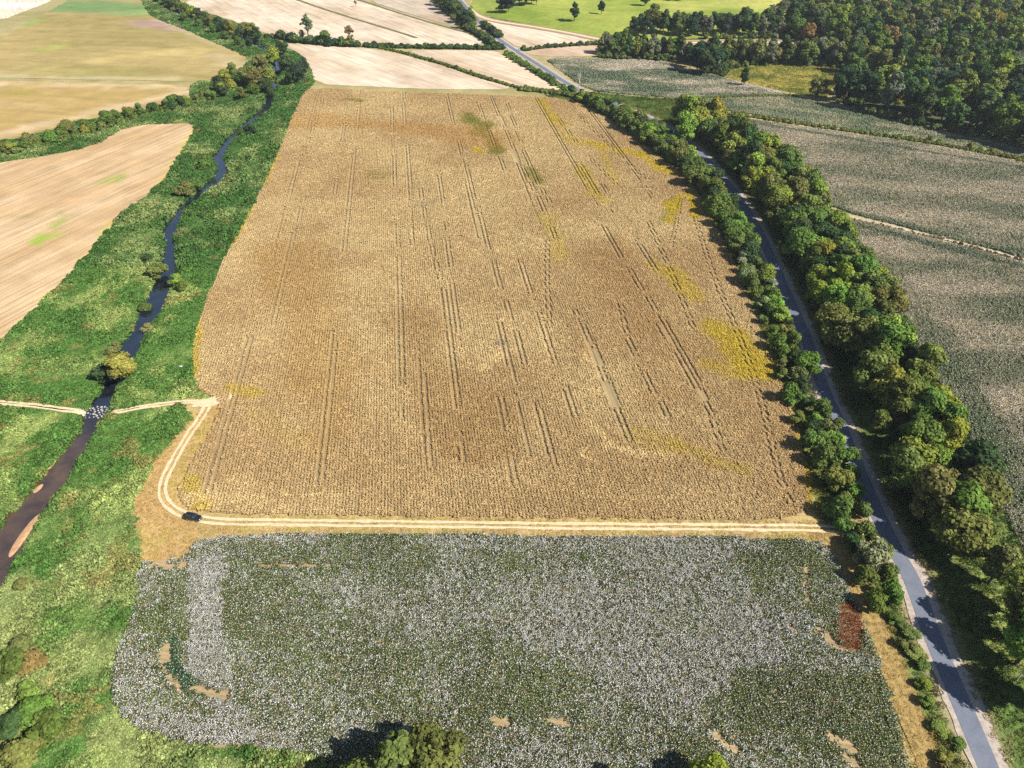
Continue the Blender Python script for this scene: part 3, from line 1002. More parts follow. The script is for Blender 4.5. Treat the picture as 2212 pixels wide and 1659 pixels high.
# --- the shrub row between the ripe field and the road
SHRUB = PP([(1896, 1330), (1866, 1240), (1832, 1160), (1800, 1090), (1764, 990), (1722, 900), (1690, 810), (1652, 710), (1618, 625), (1580, 545), (1545, 475), (1505, 405),
            (1455, 355), (1395, 305), (1330, 262), (1260, 228), (1250, 205), (1330, 232), (1410, 272), (1470, 318), (1530, 378), (1580, 440), (1618, 510), (1660, 600), (1692, 670),
            (1725, 745), (1762, 840), (1800, 930), (1830, 1010), (1868, 1100), (1900, 1170), (1930, 1250), (1950, 1320)], 2.8)
pts = poisson(SHRUB, 5.0, 9)
pts = pts[seg_dist(ROAD, pts) > 4.6]
pts = pts[~inside(SOY, pts)]
for p in pts:
    k = pick(rb, [('mid', 3), ('green', 3), ('olive', 2.5), ('dark', 1.5), ('lime', .8), ('silver', .8)])
    s = rb.uniform(.72, 1.2) * (1.3 if p[1] > 300 else 1.0)
    e = seg_dist(np.vstack([SOY, SOY[:1]]), p[None])[0]
    lab = '%s %s shrub, %s side of shrub row, %s' % (size_word(s, .87, 1.05), KIND[k], 'field' if e < 5.5 else 'road', stretch(p[1]).replace('opposite', 'along'))
    tree('bush%d' % rb.randrange(5), p, lab, 'shrubs along the field edge', TINT[k], s, 'shrub', 'shrub')
# low shrubs on down the verge
LOW = PP([(1925, 1330), (1950, 1322), (1988, 1420), (2034, 1520), (2074, 1610), (2104, 1720), (2062, 1720), (2032, 1620), (1996, 1520), (1956, 1420)], .8)
pts = poisson(LOW, 3.3, 12)
for p in pts:
    k = pick(rb, [('green', 2), ('olive', 3), ('lime', 1.5), ('yellow', 1.5)])
    tree('bush%d' % rb.randrange(5), p, KIND[k] + ' low bush on the bank between the mown strip and the paved road', 'low bushes on the road bank', TINT[k], rb.uniform(.45, .7), 'shrub', 'shrub', sz=rb.uniform(.25, .42))

# --- woodland on the right
pts = poisson(WOOD, 14.0, 15)
uv_ok = []
order = np.argsort(np.hypot(pts[:, 0], pts[:, 1]))
pts = pts[order]
def pix(p):
    d = p[1] * CT + CAM_H * ST
    return 1106 + F_PX * p[0] / d, 829.5 + F_PX * (CAM_H * CT - p[1] * ST) / d
rest = []
n_ind = 0
WOOD_T = [('dark', 2.6), ('mid', 3), ('deep', 1.6), ('olive', 2.2), ('green', 1.2), ('yellow', .8), ('grey', 1.0), ('rust', .05)]
for p in pts:
    px, py = pix(p)
    k = pick(rb, WOOD_T)
    if p[1] < 570 and rb.random() < .4:
        k = 'dark'
    if n_ind < 170 and px < 2225:
        tall = rb.random() > .72
        key = 'tall%d' % rb.randrange(4) if tall else 'wood%d' % rb.randrange(6)
        s = rb.uniform(.88, 1.25)
        e = seg_dist(np.vstack([WOOD, WOOD[:1]]), p[None])[0]
        where = 'at the cotton-facing edge of' if e < 16 and p[1] < 640 else ('behind the front trees of' if e < 36 else 'deep inside')
        lab = '%s %s %s tree %s the wood' % (size_word(s, .98, 1.13), KIND[k], 'narrow' if tall else 'broad', where)
        tree(key, p, lab, 'trees of the wood', TINT[k], s, 'woodland_tree')
        n_ind += 1
    else:
        rest.append((p, k))

# --- rows and single trees
def at_base(lst):
    for it in lst:
        x, y, key, tint, s, label = it[:6]
        grp = it[6] if len(it) > 6 else None
        tree(key, P(x, y), label, grp, TINT[tint], s)

ROWLAB = 'tall tree in the row along the far side of the farm road'
rr = random.Random(8)
for x in np.linspace(1372, 1700, 34):
    k = pick(rr, [('dark', 3), ('deep', 2), ('grey', 1.6), ('mid', 1.5)])
    tree(rr.choice(['tall0', 'tall1', 'tall2', 'tall3', 'wood0', 'wood2']), P(x + rr.uniform(-5, 5), 78 + rr.uniform(-5, 3)), KIND[k] + ' ' + ROWLAB, 'row beyond the farm road', TINT[k], rr.uniform(.75, 1.1), 'woodland_tree')
for x in np.linspace(1650, 1720, 9):
    k = pick(rr, [('dark', 3), ('grey', 1.6), ('mid', 1.5)])
    tree(rr.choice(['wood1', 'wood3', 'tall1']), P(x + rr.uniform(-5, 5), 60 - (x - 1650) * .7 + rr.uniform(-3, 3)), KIND[k] + ' tree on the slope between pasture and wood', 'trees between pasture and wood', TINT[k], rr.uniform(.7, .95), 'woodland_tree')
for x in np.linspace(1300, 1485, 26):
    k = pick(rr, [('dark', 3), ('deep', 1), ('grey', 2), ('mid', 1.5), ('olive', 1)])
    y = 127 - 22 * rr.random() * (1 if x < 1400 else .3)
    tree(rr.choice(['wood0', 'wood4', 'tall0', 'oak1', 'elm2']), P(x + rr.uniform(-4, 4), y), KIND[k] + ' tree in the clump behind the purple-grey cotton', 'clump behind the small cotton field', TINT[k], rr.uniform(.65, .98), 'woodland_tree')
for x, y, s in [(1490, 148, .8), (1505, 158, .95), (1522, 163, .9), (1540, 160, .9), (1512, 140, .9), (1535, 142, .95), (1556, 150, .8), (1485, 138, .7)]:
    k = rr.choice(['deep', 'dark', 'dark', 'mid'])
    tree(rr.choice(['wood0', 'wood1', 'wood5']), P(x, y), KIND[k] + ' round tree in the dark group at the cotton corner', 'dark round group at the cotton corner', TINT[k], s, 'woodland_tree')
for x in np.linspace(1560, 1838, 30):
    k = pick(rr, [('dark', 2), ('mid', 2), ('olive', 2), ('grey', 1.5), ('yellow', .4)])
    tree(rr.choice(['tall0', 'tall1', 'tall2', 'wood1', 'wood4']), P(x + rr.uniform(-5, 5), 143 - 14 * rr.random() + max(0, (x - 1780) * .15)), KIND[k] + ' tree in the belt behind the yellow grass clearing', 'belt behind the clearing', TINT[k], rr.uniform(.7, 1.0), 'woodland_tree')
at_base([
    (1606, 186, 'elm0', 'dark', .95, 'slim dark tree standing alone on the edge of the clearing'),
    (1762, 214, 'oak2', 'olive', 1.0, 'spreading olive tree at the wood corner of the yellow clearing'),
    (1240, 52, 'tall1', 'deep', .85, 'large lone dark tree casting shade on the green pasture'),
    (1298, 40, 'oak3', 'deep', .75, 'small round lone tree on the green pasture'),
    (1392, 22, 'wood4', 'dark', .7, 'lone tree in front of the far pasture treeline'),
    (1085, 30, 'wood0', 'deep', .8, 'dark tree in the clump on the pasture rise', 'clump on the pasture'),
    (1098, 31, 'wood1', 'deep', .85, 'dark tree in the clump on the pasture rise', 'clump on the pasture'),
    (1108, 26, 'wood3', 'deep', .9, 'dark tree in the clump on the pasture rise', 'clump on the pasture'),
    (1122, 24, 'tall1', 'deep', .85, 'dark tree in the clump on the pasture rise', 'clump on the pasture'),
    (1136, 24, 'wood2', 'deep', .8, 'dark tree in the clump on the pasture rise', 'clump on the pasture'),
    (1148, 23, 'oak4', 'deep', 1.0, 'dark tree in the clump on the pasture rise', 'clump on the pasture'),
    (1158, 24, 'elm1', 'deep', .8, 'dark tree in the clump on the pasture rise', 'clump on the pasture'),
    (945, 12, 'wood0', 'dark', .8, 'dark tree in the copse where the two roads meet', 'copse at the road fork'),
    (958, 22, 'wood1', 'mid', .85, 'dark tree in the copse where the two roads meet', 'copse at the road fork'),
    (972, 30, 'oak5', 'dark', 1.1, 'dark tree in the copse where the two roads meet', 'copse at the road fork'),
    (985, 36, 'wood3', 'mid', .7, 'dark tree in the copse where the two roads meet', 'copse at the road fork'),
    (998, 50, 'wood4', 'dark', .8, 'dark tree in the copse where the two roads meet', 'copse at the road fork'),
    (1008, 62, 'tall2', 'deep', .75, 'dark tree in the copse where the two roads meet', 'copse at the road fork'),
    (1016, 56, 'wood5', 'mid', .7, 'dark tree in the copse where the two roads meet', 'copse at the road fork'),
    (668, 90, 'thin0', 'grey', 1.35, 'tall grey thin-leaved tree in the hedge below the pale stubble'),
    (655, 90, 'thin1', 'grey', .6, 'smaller grey tree leaning on the tall thin-leaved hedge tree'),
    (704, 98, 'oak6', 'green', .9, 'bushy fresh green tree in the hedge between two stubble fields'),
    (757, 98, 'thin2', 'rust', .95, 'bare brownish thin tree at the end of the hedge'),
    (768, 15, 'thin0', 'rust', .4, 'tiny thin tree on the ditch crossing the far stubble'),
])
for x in np.linspace(1340, 1600, 22):
    k = rr.choice(['deep', 'dark', 'deep', 'mid'])
    tree(rr.choice(['wood0', 'wood1', 'wood3', 'oak0']), P(x + rr.uniform(-4, 4), 5 + rr.uniform(-5, 3)), KIND[k] + ' tree in the far treeline at the top of the pasture', 'far treeline of the pasture', TINT[k], rr.uniform(.7, .95), 'woodland_tree')
for x, y in [(1448, 10), (1460, 9), (1470, 10)]:
    tree('oak1', P(x, y), 'small dark tree in the trio on the upper pasture', 'trio on the upper pasture', TINT['deep'], .6)

# creek-side trees: crown centre as surveyed, height of that centre
def at_crown(x, y, zc, key, tint, s, label, group=None, name='broadleaf_tree', sz=None, cat='tree'):
    tree(key, P(x, y, zc), label, group, TINT[tint], s, name, cat, sz)

at_crown(262, 790, 6.0, 'oak0', 'gold', .98, 'broad golden-green tree overhanging the creek above the ford', sz=.72)
for x, y, zc, key, tint, s, lab in [
    (440, 352, 3.5, 'bush0', 'mid', 1.55, 'rounded green bush on the creek bank beside the bluest pool'),
    (398, 408, 3.5, 'bush1', 'olive', 1.5, 'olive bush on the bank above the bend in the creek'),
    (420, 398, 3, 'bush2', 'mid', 1.1, 'green bush at the bend of the creek behind the olive one'),
    (540, 280, 3, 'bush3', 'deep', 1.25, 'dark bush overhanging the creek narrows'),
    (522, 284, 2.5, 'bush4', 'dark', .9, 'smaller dark bush beside the creek narrows'),
    (318, 555, 3, 'bush0', 'dark', 1.0, 'dark bush on the bank left of the violet pool'),
    (335, 580, 3, 'bush2', 'olive', 1.2, 'olive bush at the lower end of the violet pool'),
    (378, 602, 2.5, 'bush3', 'lime', 1.0, 'lime green bush on the bank below the violet pool'),
    (392, 618, 2.0, 'bush1', 'green', .8, 'fresh green bush right of the creek below the violet pool'),
    (312, 655, 1.8, 'bush4', 'mid', .8, 'green bush crowding the dark reach of the creek'),
    (318, 705, 1.5, 'bush1', 'rust', .75, 'rusty brown bush standing in the creek bed'),
    (240, 745, 3, 'bush0', 'olive', 1.0, 'olive bush tucked behind the golden tree'),
    (222, 800, 3, 'bush2', 'dark', 1.2, 'dark green bush in the shade left of the golden tree'),
    (46, 1405, 2.4, 'bush3', 'olive', 1.1, 'olive bush on the dark hump in the near meadow'),
    (70, 1425, 2.4, 'bush1', 'rust', .9, 'rust tinged bush in the near meadow'),
    (30, 1440, 2.0, 'bush2', 'mid', 1.0, 'green bush beside the olive one in the near meadow'),
    (60, 1500, 1.6, 'bush0', 'lime', .9, 'lime green bush in the near meadow'),
    (85, 1540, 1.6, 'bush4', 'green', 1.1, 'fresh green bush low in the near meadow'),
    (30, 1570, 1.6, 'bush3', 'dark', 1.1, 'dark bush at the foot of the near meadow'),
    (110, 1580, 1.4, 'bush2', 'mid', 1.0, 'spreading bush beside the cotton corner'),
    (55, 1640, 1.4, 'bush1', 'olive', 1.2, 'olive bush at the near end of the meadow'),
    (50, 1262, 1.2, 'bush4', 'olive', .55, 'little bush on bare soil near the creek bar')]:
    at_crown(x, y, zc, key, tint, s, lab, None, 'shrub', s * .75, 'shrub')

G1 = 'trees crowding the head of the creek'
for x, y, zc, key, tint, s in [(562, 140, 9, 'oak0', 'olive', 1.1), (590, 118, 8, 'oak1', 'yellow', 1.05), (578, 160, 8, 'oak2', 'yellow', .95), (548, 172, 8, 'oak3', 'olive', 1.0),
                               (572, 180, 7, 'oak4', 'dark', .9), (530, 165, 7, 'oak5', 'olive', .85), (488, 168, 7, 'oak6', 'yellow', .9), (505, 158, 7, 'oak7', 'olive', .85), (472, 182, 6, 'oak1', 'dark', .8),
                               (640, 160, 8, 'oak2', 'deep', 1.05), (655, 150, 8, 'oak3', 'deep', .95), (628, 168, 6, 'oak4', 'dark', .8), (617, 138, 7, 'oak5', 'dark', .9), (600, 95, 6, 'elm0', 'dark', .7),
                               (612, 106, 6, 'oak6', 'dark', .8), (548, 195, 4, 'oak5', 'mid', .6), (520, 205, 4, 'oak7', 'olive', .55), (585, 195, 4, 'oak0', 'dark', .5)]:
    at_crown(x, y, zc, key, tint, s, KIND[tint] + ' tree crowding the creek at the head of the ripe field', G1)
G2 = 'trees along the upper creek'
for x, y, key, tint, s in [(342, 4, 'wood0', 'dark', .6), (356, 10, 'oak1', 'olive', .9), (372, 16, 'oak2', 'dark', .9), (388, 24, 'oak3', 'olive', .9), (402, 30, 'oak4', 'mid', .9), (418, 36, 'oak5', 'yellow', .8),
                           (432, 42, 'oak6', 'dark', .9), (446, 50, 'oak7', 'mid', .8), (460, 58, 'oak0', 'olive', .9), (476, 66, 'oak1', 'dark', 1.0), (490, 72, 'oak2', 'dark', .9), (502, 78, 'oak3', 'yellow', .9),
                           (520, 86, 'oak4', 'dark', .8), (534, 82, 'oak5', 'olive', 1.05), (548, 84, 'oak6', 'yellow', 1.0), (556, 88, 'oak7', 'dark', .8), (540, 104, 'oak0', 'deep', .7), (515, 100, 'oak1', 'mid', .6),
                           (488, 88, 'oak2', 'mid', .6), (462, 74, 'oak3', 'mid', .6), (430, 60, 'oak4', 'mid', .6), (400, 46, 'oak5', 'mid', .6)]:
    tree(key, P(x, y), KIND[tint] + ' tree lining the upper creek between meadow and pale stubble', G2, TINT[tint], s)
G3 = 'hedge between the two brown fields'
HA = resample(chaikin(PP([(-40, 340), (60, 322), (140, 302), (205, 282), (250, 266), (330, 246), (385, 232), (430, 220), (470, 208), (500, 198)]), 2, False), 11.0)
for q in HA:
    for side in (-1, 1):
        k = pick(rr, [('mid', 2), ('olive', 2.5), ('dark', 2), ('yellow', .7), ('green', 1)])
        big = rr.random() < .18
        tree('oak%d' % rr.randrange(8) if big else 'bush%d' % rr.randrange(5), (q[0] + rr.uniform(-5, 5), q[1] + side * 2.5 + rr.uniform(-3, 3)), KIND[k] + (' tree standing' if big else ' bush growing') + ' in the hedgerow between the tan and brown fields', G3, TINT[k],
             rr.uniform(.5, .75) if big else rr.uniform(.85, 1.35), 'broadleaf_tree' if big else 'shrub', 'tree' if big else 'shrub')


def hedge(line, step, lab, group, tints, s0, s1, spread=1.5, skip=0.0):
    q = resample(chaikin(PP(line), 2, False), step)
    for p in q:
        if rr.random() < skip:
            continue
        k = rr.choice(tints)
        t = thing('shrub', KIND[k] + ' ' + lab, 'shrub', (p[0] + rr.uniform(-spread, spread), p[1] + rr.uniform(-spread, spread), -.05), rr.uniform(0, 6.28), group, rr.uniform(s0, s1))
        t_me = TREES['hedge%d' % rr.randrange(3)]
        c = obj('crown', t_me[0], t)
        tt = TINT[k]
        c.color = (tt[0] * rr.uniform(.85, 1.15), tt[1] * rr.uniform(.85, 1.15), tt[2], 1)

hedge([(578, 82), (640, 86), (700, 97), (780, 101), (900, 104), (1000, 105), (1084, 106)], 8.0, 'bush in the hedge crossing between stubble fields', 'cross hedge', ['dark', 'mid', 'deep'], .8, 1.25)
hedge([(600, 84), (640, 90), (700, 99), (770, 101)], 5.0, 'bush in the thick end of the cross hedge', 'thick end of the cross hedge', ['dark', 'deep', 'mid'], 1.2, 2.0)
hedge([(826, 105), (880, 117), (960, 140), (1050, 172), (1128, 193)], 7.0, 'bush on the ditch line between two stubble fields', 'ditch line bushes', ['dark', 'mid', 'olive'], .35, .8, 1.0, .15)
hedge([(1128, 194), (1190, 200), (1250, 212)], 4.0, 'bush at the top corner of the ripe field', 'top corner bushes', ['olive', 'mid', 'green'], .5, .95)
hedge([(1130, 109), (1180, 103), (1240, 99), (1306, 95)], 8.0, 'bush in the low hedge right of the far road', 'low hedge right of the road', ['dark', 'mid', 'olive'], .5, 1.1, 1.2)
hedge([(1016, 66), (1044, 82), (1064, 98), (1080, 106)], 4.0, 'bush beside the far road above the bridge', 'bushes above the bridge', ['dark', 'deep', 'mid'], .9, 1.5)
hedge([(1046, 56), (1062, 70), (1078, 82)], 4.0, 'bush on the right of the road above the bridge', 'bushes right of the road above the bridge', ['dark', 'deep', 'mid'], 1.0, 1.6)
hedge([(1096, 118), (1150, 152), (1200, 182), (1232, 198)], 7.0, 'bush on the bank left of the far road', 'bank left of the far road', ['mid', 'green', 'dark'], .5, 1.1, 1.0)
hedge([(1900, 292), (1960, 300), (2040, 312), (2110, 324), (2212, 345)], 6.0, 'bush on the grass balk between the cotton fields', 'balk bushes', ['olive', 'lime', 'mid'], .4, .95, 1.0, .2)
hedge([(1440, 217), (1520, 213), (1640, 209), (1700, 207)], 8.0, 'tuft on the balk below the purple-grey cotton', 'upper balk tufts', ['mid', 'olive'], .25, .5, 1.0, .1)

# big trees in the near corner, rooted below the picture's lower edge
for x, y, zc, key, tint, s, lab in [(850, 1628, 13, 'thin0', 'green', .95, 'tall open-crowned tree rising over the near edge of the cotton'),
                                    (935, 1622, 9, 'oak2', 'olive', .88, 'olive tree leaning over the near cotton beside an open-crowned one'),
                                    (765, 1690, 9, 'oak5', 'mid', .8, 'broad tree at the grass corner of the near cotton'),
                                    (1540, 1672, 8, 'oak4', 'yellow', .7, 'yellow-green tree rooted at the lower edge of the cotton'),
                                    (1490, 1712, 13, 'elm1', 'mid', 1.05, 'dark tall tree shading the lower edge of the cotton')]:
    at_crown(x, y, zc, key, tint, s, lab)

# dead wood
for x, y, h, lab in [(1250, 197, 17, 'tall bleached dead tree with bare branches beside the far road'), (1462, 312, 10, 'pale dead sapling among the shrubs above the road'),
                     (1447, 306, 9, 'thin grey dead sapling beside a paler one in the shrub row'), (1546, 160, 17, 'white broken snag in front of the dark round trees'),
                     (2196, 1470, 9, 'pale dead limb poking out of the near tree belt')]:
    p = P(x, y)
    me = dead_tree_mesh(int(x), h)
    o = obj('dead_tree', me, None, None, lab, 'dead tree')
    o.location = (p[0], p[1], hgt(*p))


# ------------------------------------------------------------------ scattered crop and ground cover
def scatter(name, protos, pts, z, rot, scl, idx, tint, tilt=None):
    n = len(pts)
    me = bpy.data.meshes.new(name)
    me.vertices.add(n)
    me.vertices.foreach_set('co', np.c_[pts, z].astype(np.float32).ravel())
    def at(nm, ty, fld, arr, dt=np.float32):
        a = me.attributes.new(nm, ty, 'POINT')
        a.data.foreach_set(fld, np.ascontiguousarray(arr, dt).ravel())
    rv = np.zeros((n, 3)); rv[:, 2] = rot
    if tilt is not None:
        rv[:, :2] = tilt
    at('rot', 'FLOAT_VECTOR', 'vector', rv)
    scl = np.asarray(scl)
    at('scl', 'FLOAT_VECTOR', 'vector', np.repeat(scl[:, None], 3, 1) if scl.ndim == 1 else scl)
    at('idx', 'INT', 'value', idx, np.int32)
    at('tint', 'FLOAT_COLOR', 'color', np.c_[tint, np.ones(n)])
    me.update()
    o = obj(name, me, kind='stuff')
    pc = bpy.data.collections.new(name + '_plants')
    for k, pm in enumerate(protos):
        pc.objects.link(bpy.data.objects.new('%s_plant_%02d' % (name, k), pm))
    ng = bpy.data.node_groups.new(name, 'GeometryNodeTree')
    ng.interface.new_socket('Geometry', in_out='INPUT', socket_type='NodeSocketGeometry')
    ng.interface.new_socket('Geometry', in_out='OUTPUT', socket_type='NodeSocketGeometry')
    nd = ng.nodes
    gi = nd.new('NodeGroupInput'); go = nd.new('NodeGroupOutput')
    ci = nd.new('GeometryNodeCollectionInfo')
    ci.inputs['Collection'].default_value = pc
    ci.inputs['Separate Children'].default_value = True
    ci.inputs['Reset Children'].default_value = True
    ip = nd.new('GeometryNodeInstanceOnPoints')
    ip.inputs['Pick Instance'].default_value = True
    def na(nm, ty):
        a = nd.new('GeometryNodeInputNamedAttribute'); a.data_type = ty
        a.inputs['Name'].default_value = nm
        return [s for s in a.outputs if s.enabled and s.name == 'Attribute'][0]
    ng.links.new(gi.outputs[0], ip.inputs['Points'])
    ng.links.new(ci.outputs[0], ip.inputs['Instance'])
    ng.links.new(na('idx', 'INT'), ip.inputs['Instance Index'])
    ng.links.new(na('rot', 'FLOAT_VECTOR'), ip.inputs['Rotation'])
    ng.links.new(na('scl', 'FLOAT_VECTOR'), ip.inputs['Scale'])
    ng.links.new(ip.outputs[0], go.inputs[0])
    md = o.modifiers.new('plants', 'NODES')
    md.node_group = ng
    return o


def clump(seed, n, sx_, sy_, h, leaf, mat, up=.3, var=(.6, 1.35), white=0, wsize=.14, wmat=None, dome=False, aspect=1.0):
    rng = np.random.default_rng(seed)
    pos = (rng.random((n, 3)) - .5) * np.array([sx_, sy_, 0])
    r2 = (pos[:, 0] / sx_ * 2) ** 2 + (pos[:, 1] / sy_ * 2) ** 2
    top = np.sqrt(np.clip(1 - .75 * np.clip(r2, 0, 1.2), .1, 1)) if dome else 1.0
    pos[:, 2] = h * top * (.35 + .65 * rng.random(n) ** .6)
    nrm = rng.normal(size=(n, 3)); nrm[:, 2] += up * 2
    if dome:
        nrm[:, :2] += pos[:, :2] / np.array([sx_, sy_]) * 2.0
    v, f, vv = leaf_quads(rng, pos, nrm, leaf * (.6 + .8 * rng.random(n)), var[0] + (var[1] - var[0]) * rng.random(n), aspect)
    mi = np.zeros(n, int)
    mats = [M[mat]]
    if white:
        p2 = (rng.random((white, 3)) - .5) * np.array([sx_, sy_, 0]) * 1.05
        p2[:, 2] = h * (.75 + .38 * rng.random(white))
        n2 = rng.normal(size=(white, 3)); n2[:, 2] += .8
        v2, f2, vv2 = leaf_quads(rng, p2, n2, wsize * (.6 + .8 * rng.random(white)), .75 + .4 * rng.random(white))
        v = np.vstack([v, v2]); f = np.vstack([f, f2 + 4 * n]); vv = np.r_[vv, vv2]; mi = np.r_[mi, np.ones(white, int)]
        mats.append(M[wmat])
    return new_mesh('plant', v, f, mats, mi, {'var': vv})


def jgrid(poly, dx, dy, ang, seed, jit=.5):
    rng = np.random.default_rng(seed)
    q = rot2(poly, ang)
    lo, hi = q.min(0), q.max(0)
    g = np.stack(np.meshgrid(np.arange(lo[0], hi[0], dx), np.arange(lo[1], hi[1], dy)), -1).reshape(-1, 2)
    g = g + (rng.random(g.shape) - .5) * np.array([dx * jit * .5, dy * jit])
    g = rot2(g, -ang)
    return g[inside(poly, g)], rng

# --- the ripe crop, drilled in rows, with the sprayer's wheelings left open
soy_p = [clump(300 + k, 44, .72, 1.3, .62, .24, 'straw', .6, (.78, 1.2)) for k in range(5)]
pts, rng = jgrid(SOY, .98, 1.12, ROW, 21, .35)
wheel = np.zeros(len(pts), bool)
TR = [[(845, 230), (858, 500), (868, 800), (863, 1010)], [(905, 400), (936, 560), (962, 640), (985, 860), (1002, 1030)], [(948, 380), (962, 470), (978, 640), (990, 720)],
      [(1000, 340), (1050, 520), (1086, 640), (1122, 745), (1160, 880), (1202, 1020)], [(1080, 250), (1112, 335), (1185, 470), (1200, 520)], [(1030, 220), (1062, 300), (1090, 370)],
      [(1095, 225), (1150, 380), (1195, 450)], [(1200, 250), (1260, 330), (1330, 400)], [(1290, 470), (1380, 620), (1452, 725), (1520, 850), (1562, 985)], [(1338, 650), (1350, 720), (1382, 800), (1445, 905)],
      [(1500, 470), (1540, 600), (1610, 760), (1652, 900), (1692, 1080), (1745, 1118)], [(1182, 520), (1180, 600), (1186, 700)], [(1240, 670), (1300, 785), (1335, 880)], [(700, 208), (672, 290), (650, 340)],
      [(748, 205), (738, 330), (722, 420)], [(1400, 480), (1450, 590), (1500, 720)], [(1420, 700), (1500, 830), (1540, 900)], [(1120, 560), (1180, 730), (1240, 900)], [(660, 420), (620, 560), (590, 700)],
      [(1300, 400), (1360, 500), (1420, 590)], [(1080, 860), (1098, 960), (1110, 1050)], [(1180, 230), (1240, 330), (1290, 420)], [(1470, 430), (1455, 510), (1440, 560)], [(1250, 250), (1330, 330), (1400, 390)]]
for k, ln in enumerate(TR):
    c = resample(chaikin(PP(ln), 2, False), 2.0)
    d = np.gradient(c, axis=0); nn = np.stack([-d[:, 1], d[:, 0]], 1) / np.hypot(*d.T)[:, None]
    for s in (-.95, .95):
        dd, tt = seg_dist(c + nn * s, pts, True)
        gap = vnoise(np.stack([tt, tt * 0 + k * 7 + s], 1), 16, 3) > .16
        wheel |= (dd < .34) & gap
q = rot2(pts, ROW)
for k, off in enumerate(np.arange(-140, 140, 34.0)):
    for s in (-.9, .9):
        m_ = np.abs(q[:, 0] - off - s + 1.5 * (vnoise(q, 60, 9) - .5)) < .36
        gap = vnoise(np.stack([q[:, 1], q[:, 1] * 0 + k * 3 + s], 1), 70, 13) > .5
        wheel |= m_ & gap
bare = fbm(pts, 9, 91, 3) < .13
keep = ~wheel & ~bare
pts = pts[keep]
tn = soy_tint(pts) * (.9 + .2 * rng.random(len(pts)))[:, None]
scatter('ripe_crop', soy_p, pts, np.full(len(pts), .03), ROW + rng.normal(size=len(pts)) * .12 + np.pi * (rng.random(len(pts)) > .5), .8 + .45 * rng.random(len(pts)),
        rng.integers(0, 5, len(pts)), tn)

# --- cotton
GREENS = [np.array([.095, .115, .040]), np.array([.13, .175, .045]), np.array([.045, .11, .045])]
cot_p = [clump(320 + k, 26, .95, 1.05, .85, .27, 'leaf_i', .4, (.6, 1.3), w, .13, 'boll') for k, w in enumerate((4, 11, 22, 36, 54))]
pts, rng = jgrid(COTTON, 1.0, .85, R(90), 31, .4)
white = .40 + 1.5 * (fbm(pts, 22, 41) - .5) + .5 * (fbm(pts, 5, 43) - .5)
def wp(lst, w):
    for k, (x1, y1, x2, y2, r, val, s) in enumerate(lst):
        d = seg_dist(np.array([P(x1, y1), P(x2, y2)]), pts) + (fbm(pts, r * 1.2, 80 + k, 3) - .5) * r * .9
        t_ = s * sstep(r, r * .5, d)
        w = w * (1 - t_) + val * t_
    return w
white = wp([(1000, 1250, 1700, 1500, 16, .72, .7), (940, 1170, 1700, 1180, 5, .75, .8), (1250, 1350, 1560, 1520, 15, .82, .7), (1550, 1240, 1640, 1420, 10, .85, .6),
            (500, 1200, 900, 1210, 6, .2, .7), (540, 1280, 860, 1500, 14, .26, .7), (450, 1160, 700, 1166, 2.2, .8, .8), (446, 1225, 446, 1440, 5.2, 1.1, 1), (470, 1480, 520, 1600, 4, .95, .8), (320, 1240, 330, 1300, 4, .6, .8),
            (280, 1400, 290, 1520, 6, .72, .8), (300, 1550, 620, 1610, 4, .9, .8), (380, 1280, 380, 1360, 3, .25, .8), (1690, 1180, 1770, 1230, 5.5, .0, 1), (1740, 1250, 1780, 1330, 4.5, .25, .8), (1650, 1520, 1880, 1520, 11, .02, .95),
            (1740, 1560, 1900, 1640, 9, .12, .9), (1560, 1540, 1640, 1600, 6, .2, .7), (1780, 1440, 1900, 1440, 4, .7, .8), (1860, 1470, 1930, 1580, 5, .15, .9), (900, 1560, 1080, 1600, 7, .3, .7), (1100, 1600, 1280, 1640, 5, .75, .7),
            (930, 1440, 1100, 1440, 8, .5, .5)], white)
weed = np.zeros(len(pts)); soilm = np.zeros(len(pts)); dead = np.zeros(len(pts))
weed = wp([(378, 1385, 372, 1440, 2.2, 1, 1), (372, 1440, 420, 1490, 2.2, 1, 1), (420, 1490, 480, 1502, 2, .6, 1)], weed)
soilm = wp([(355, 1395, 350, 1440, .9, 1, 1), (366, 1390, 364, 1430, .9, 1, 1), (350, 1440, 400, 1500, .8, 1, 1), (430, 1490, 490, 1505, 1.6, .8, 1), (335, 1220, 400, 1222, 2.4, 1, .9), (1770, 1360, 1790, 1375, 1.6, 1, 1), (1700, 1350, 1715, 1362, 1.2, .9, 1),
            (1790, 1390, 1815, 1400, 1.6, 1, 1), (1070, 1560, 1100, 1565, 1.0, 1, 1), (1190, 1560, 1230, 1568, 1.2, 1, 1), (1800, 1600, 1850, 1620, 1.6, 1, 1), (1830, 1640, 1850, 1650, 1.4, 1, 1), (1740, 1230, 1745, 1300, 1.0, .9, 1), (560, 1222, 740, 1226, .8, .8, 1),
            (1545, 1590, 1600, 1620, 1.8, .7, 1)], soilm)
dead = wp([(1835, 1325, 1840, 1385, 3.9, 1, 1)], dead)
keep = (soilm * (.25 + 1.1 * vnoise(pts, 1.1, 97)) + .35 * rng.random(len(pts)) < .62) & (dead < .5)
pts, white, weed = pts[keep], white[keep], weed[keep]
idx = np.clip(np.floor((white + .22 * rng.normal(size=len(pts))) * 4.6), 0, 4).astype(int)
idx[weed > .5] = 0
g = mixc(GREENS[0], GREENS[1], fbm(pts, 12, 51)) ; g = mixc(g, np.array([.13, .11, .045]), sstep(.45, .9, white) * .5)
g = mixc(g, GREENS[2], weed); g = g * (.75 + .5 * rng.random(len(pts)))[:, None]
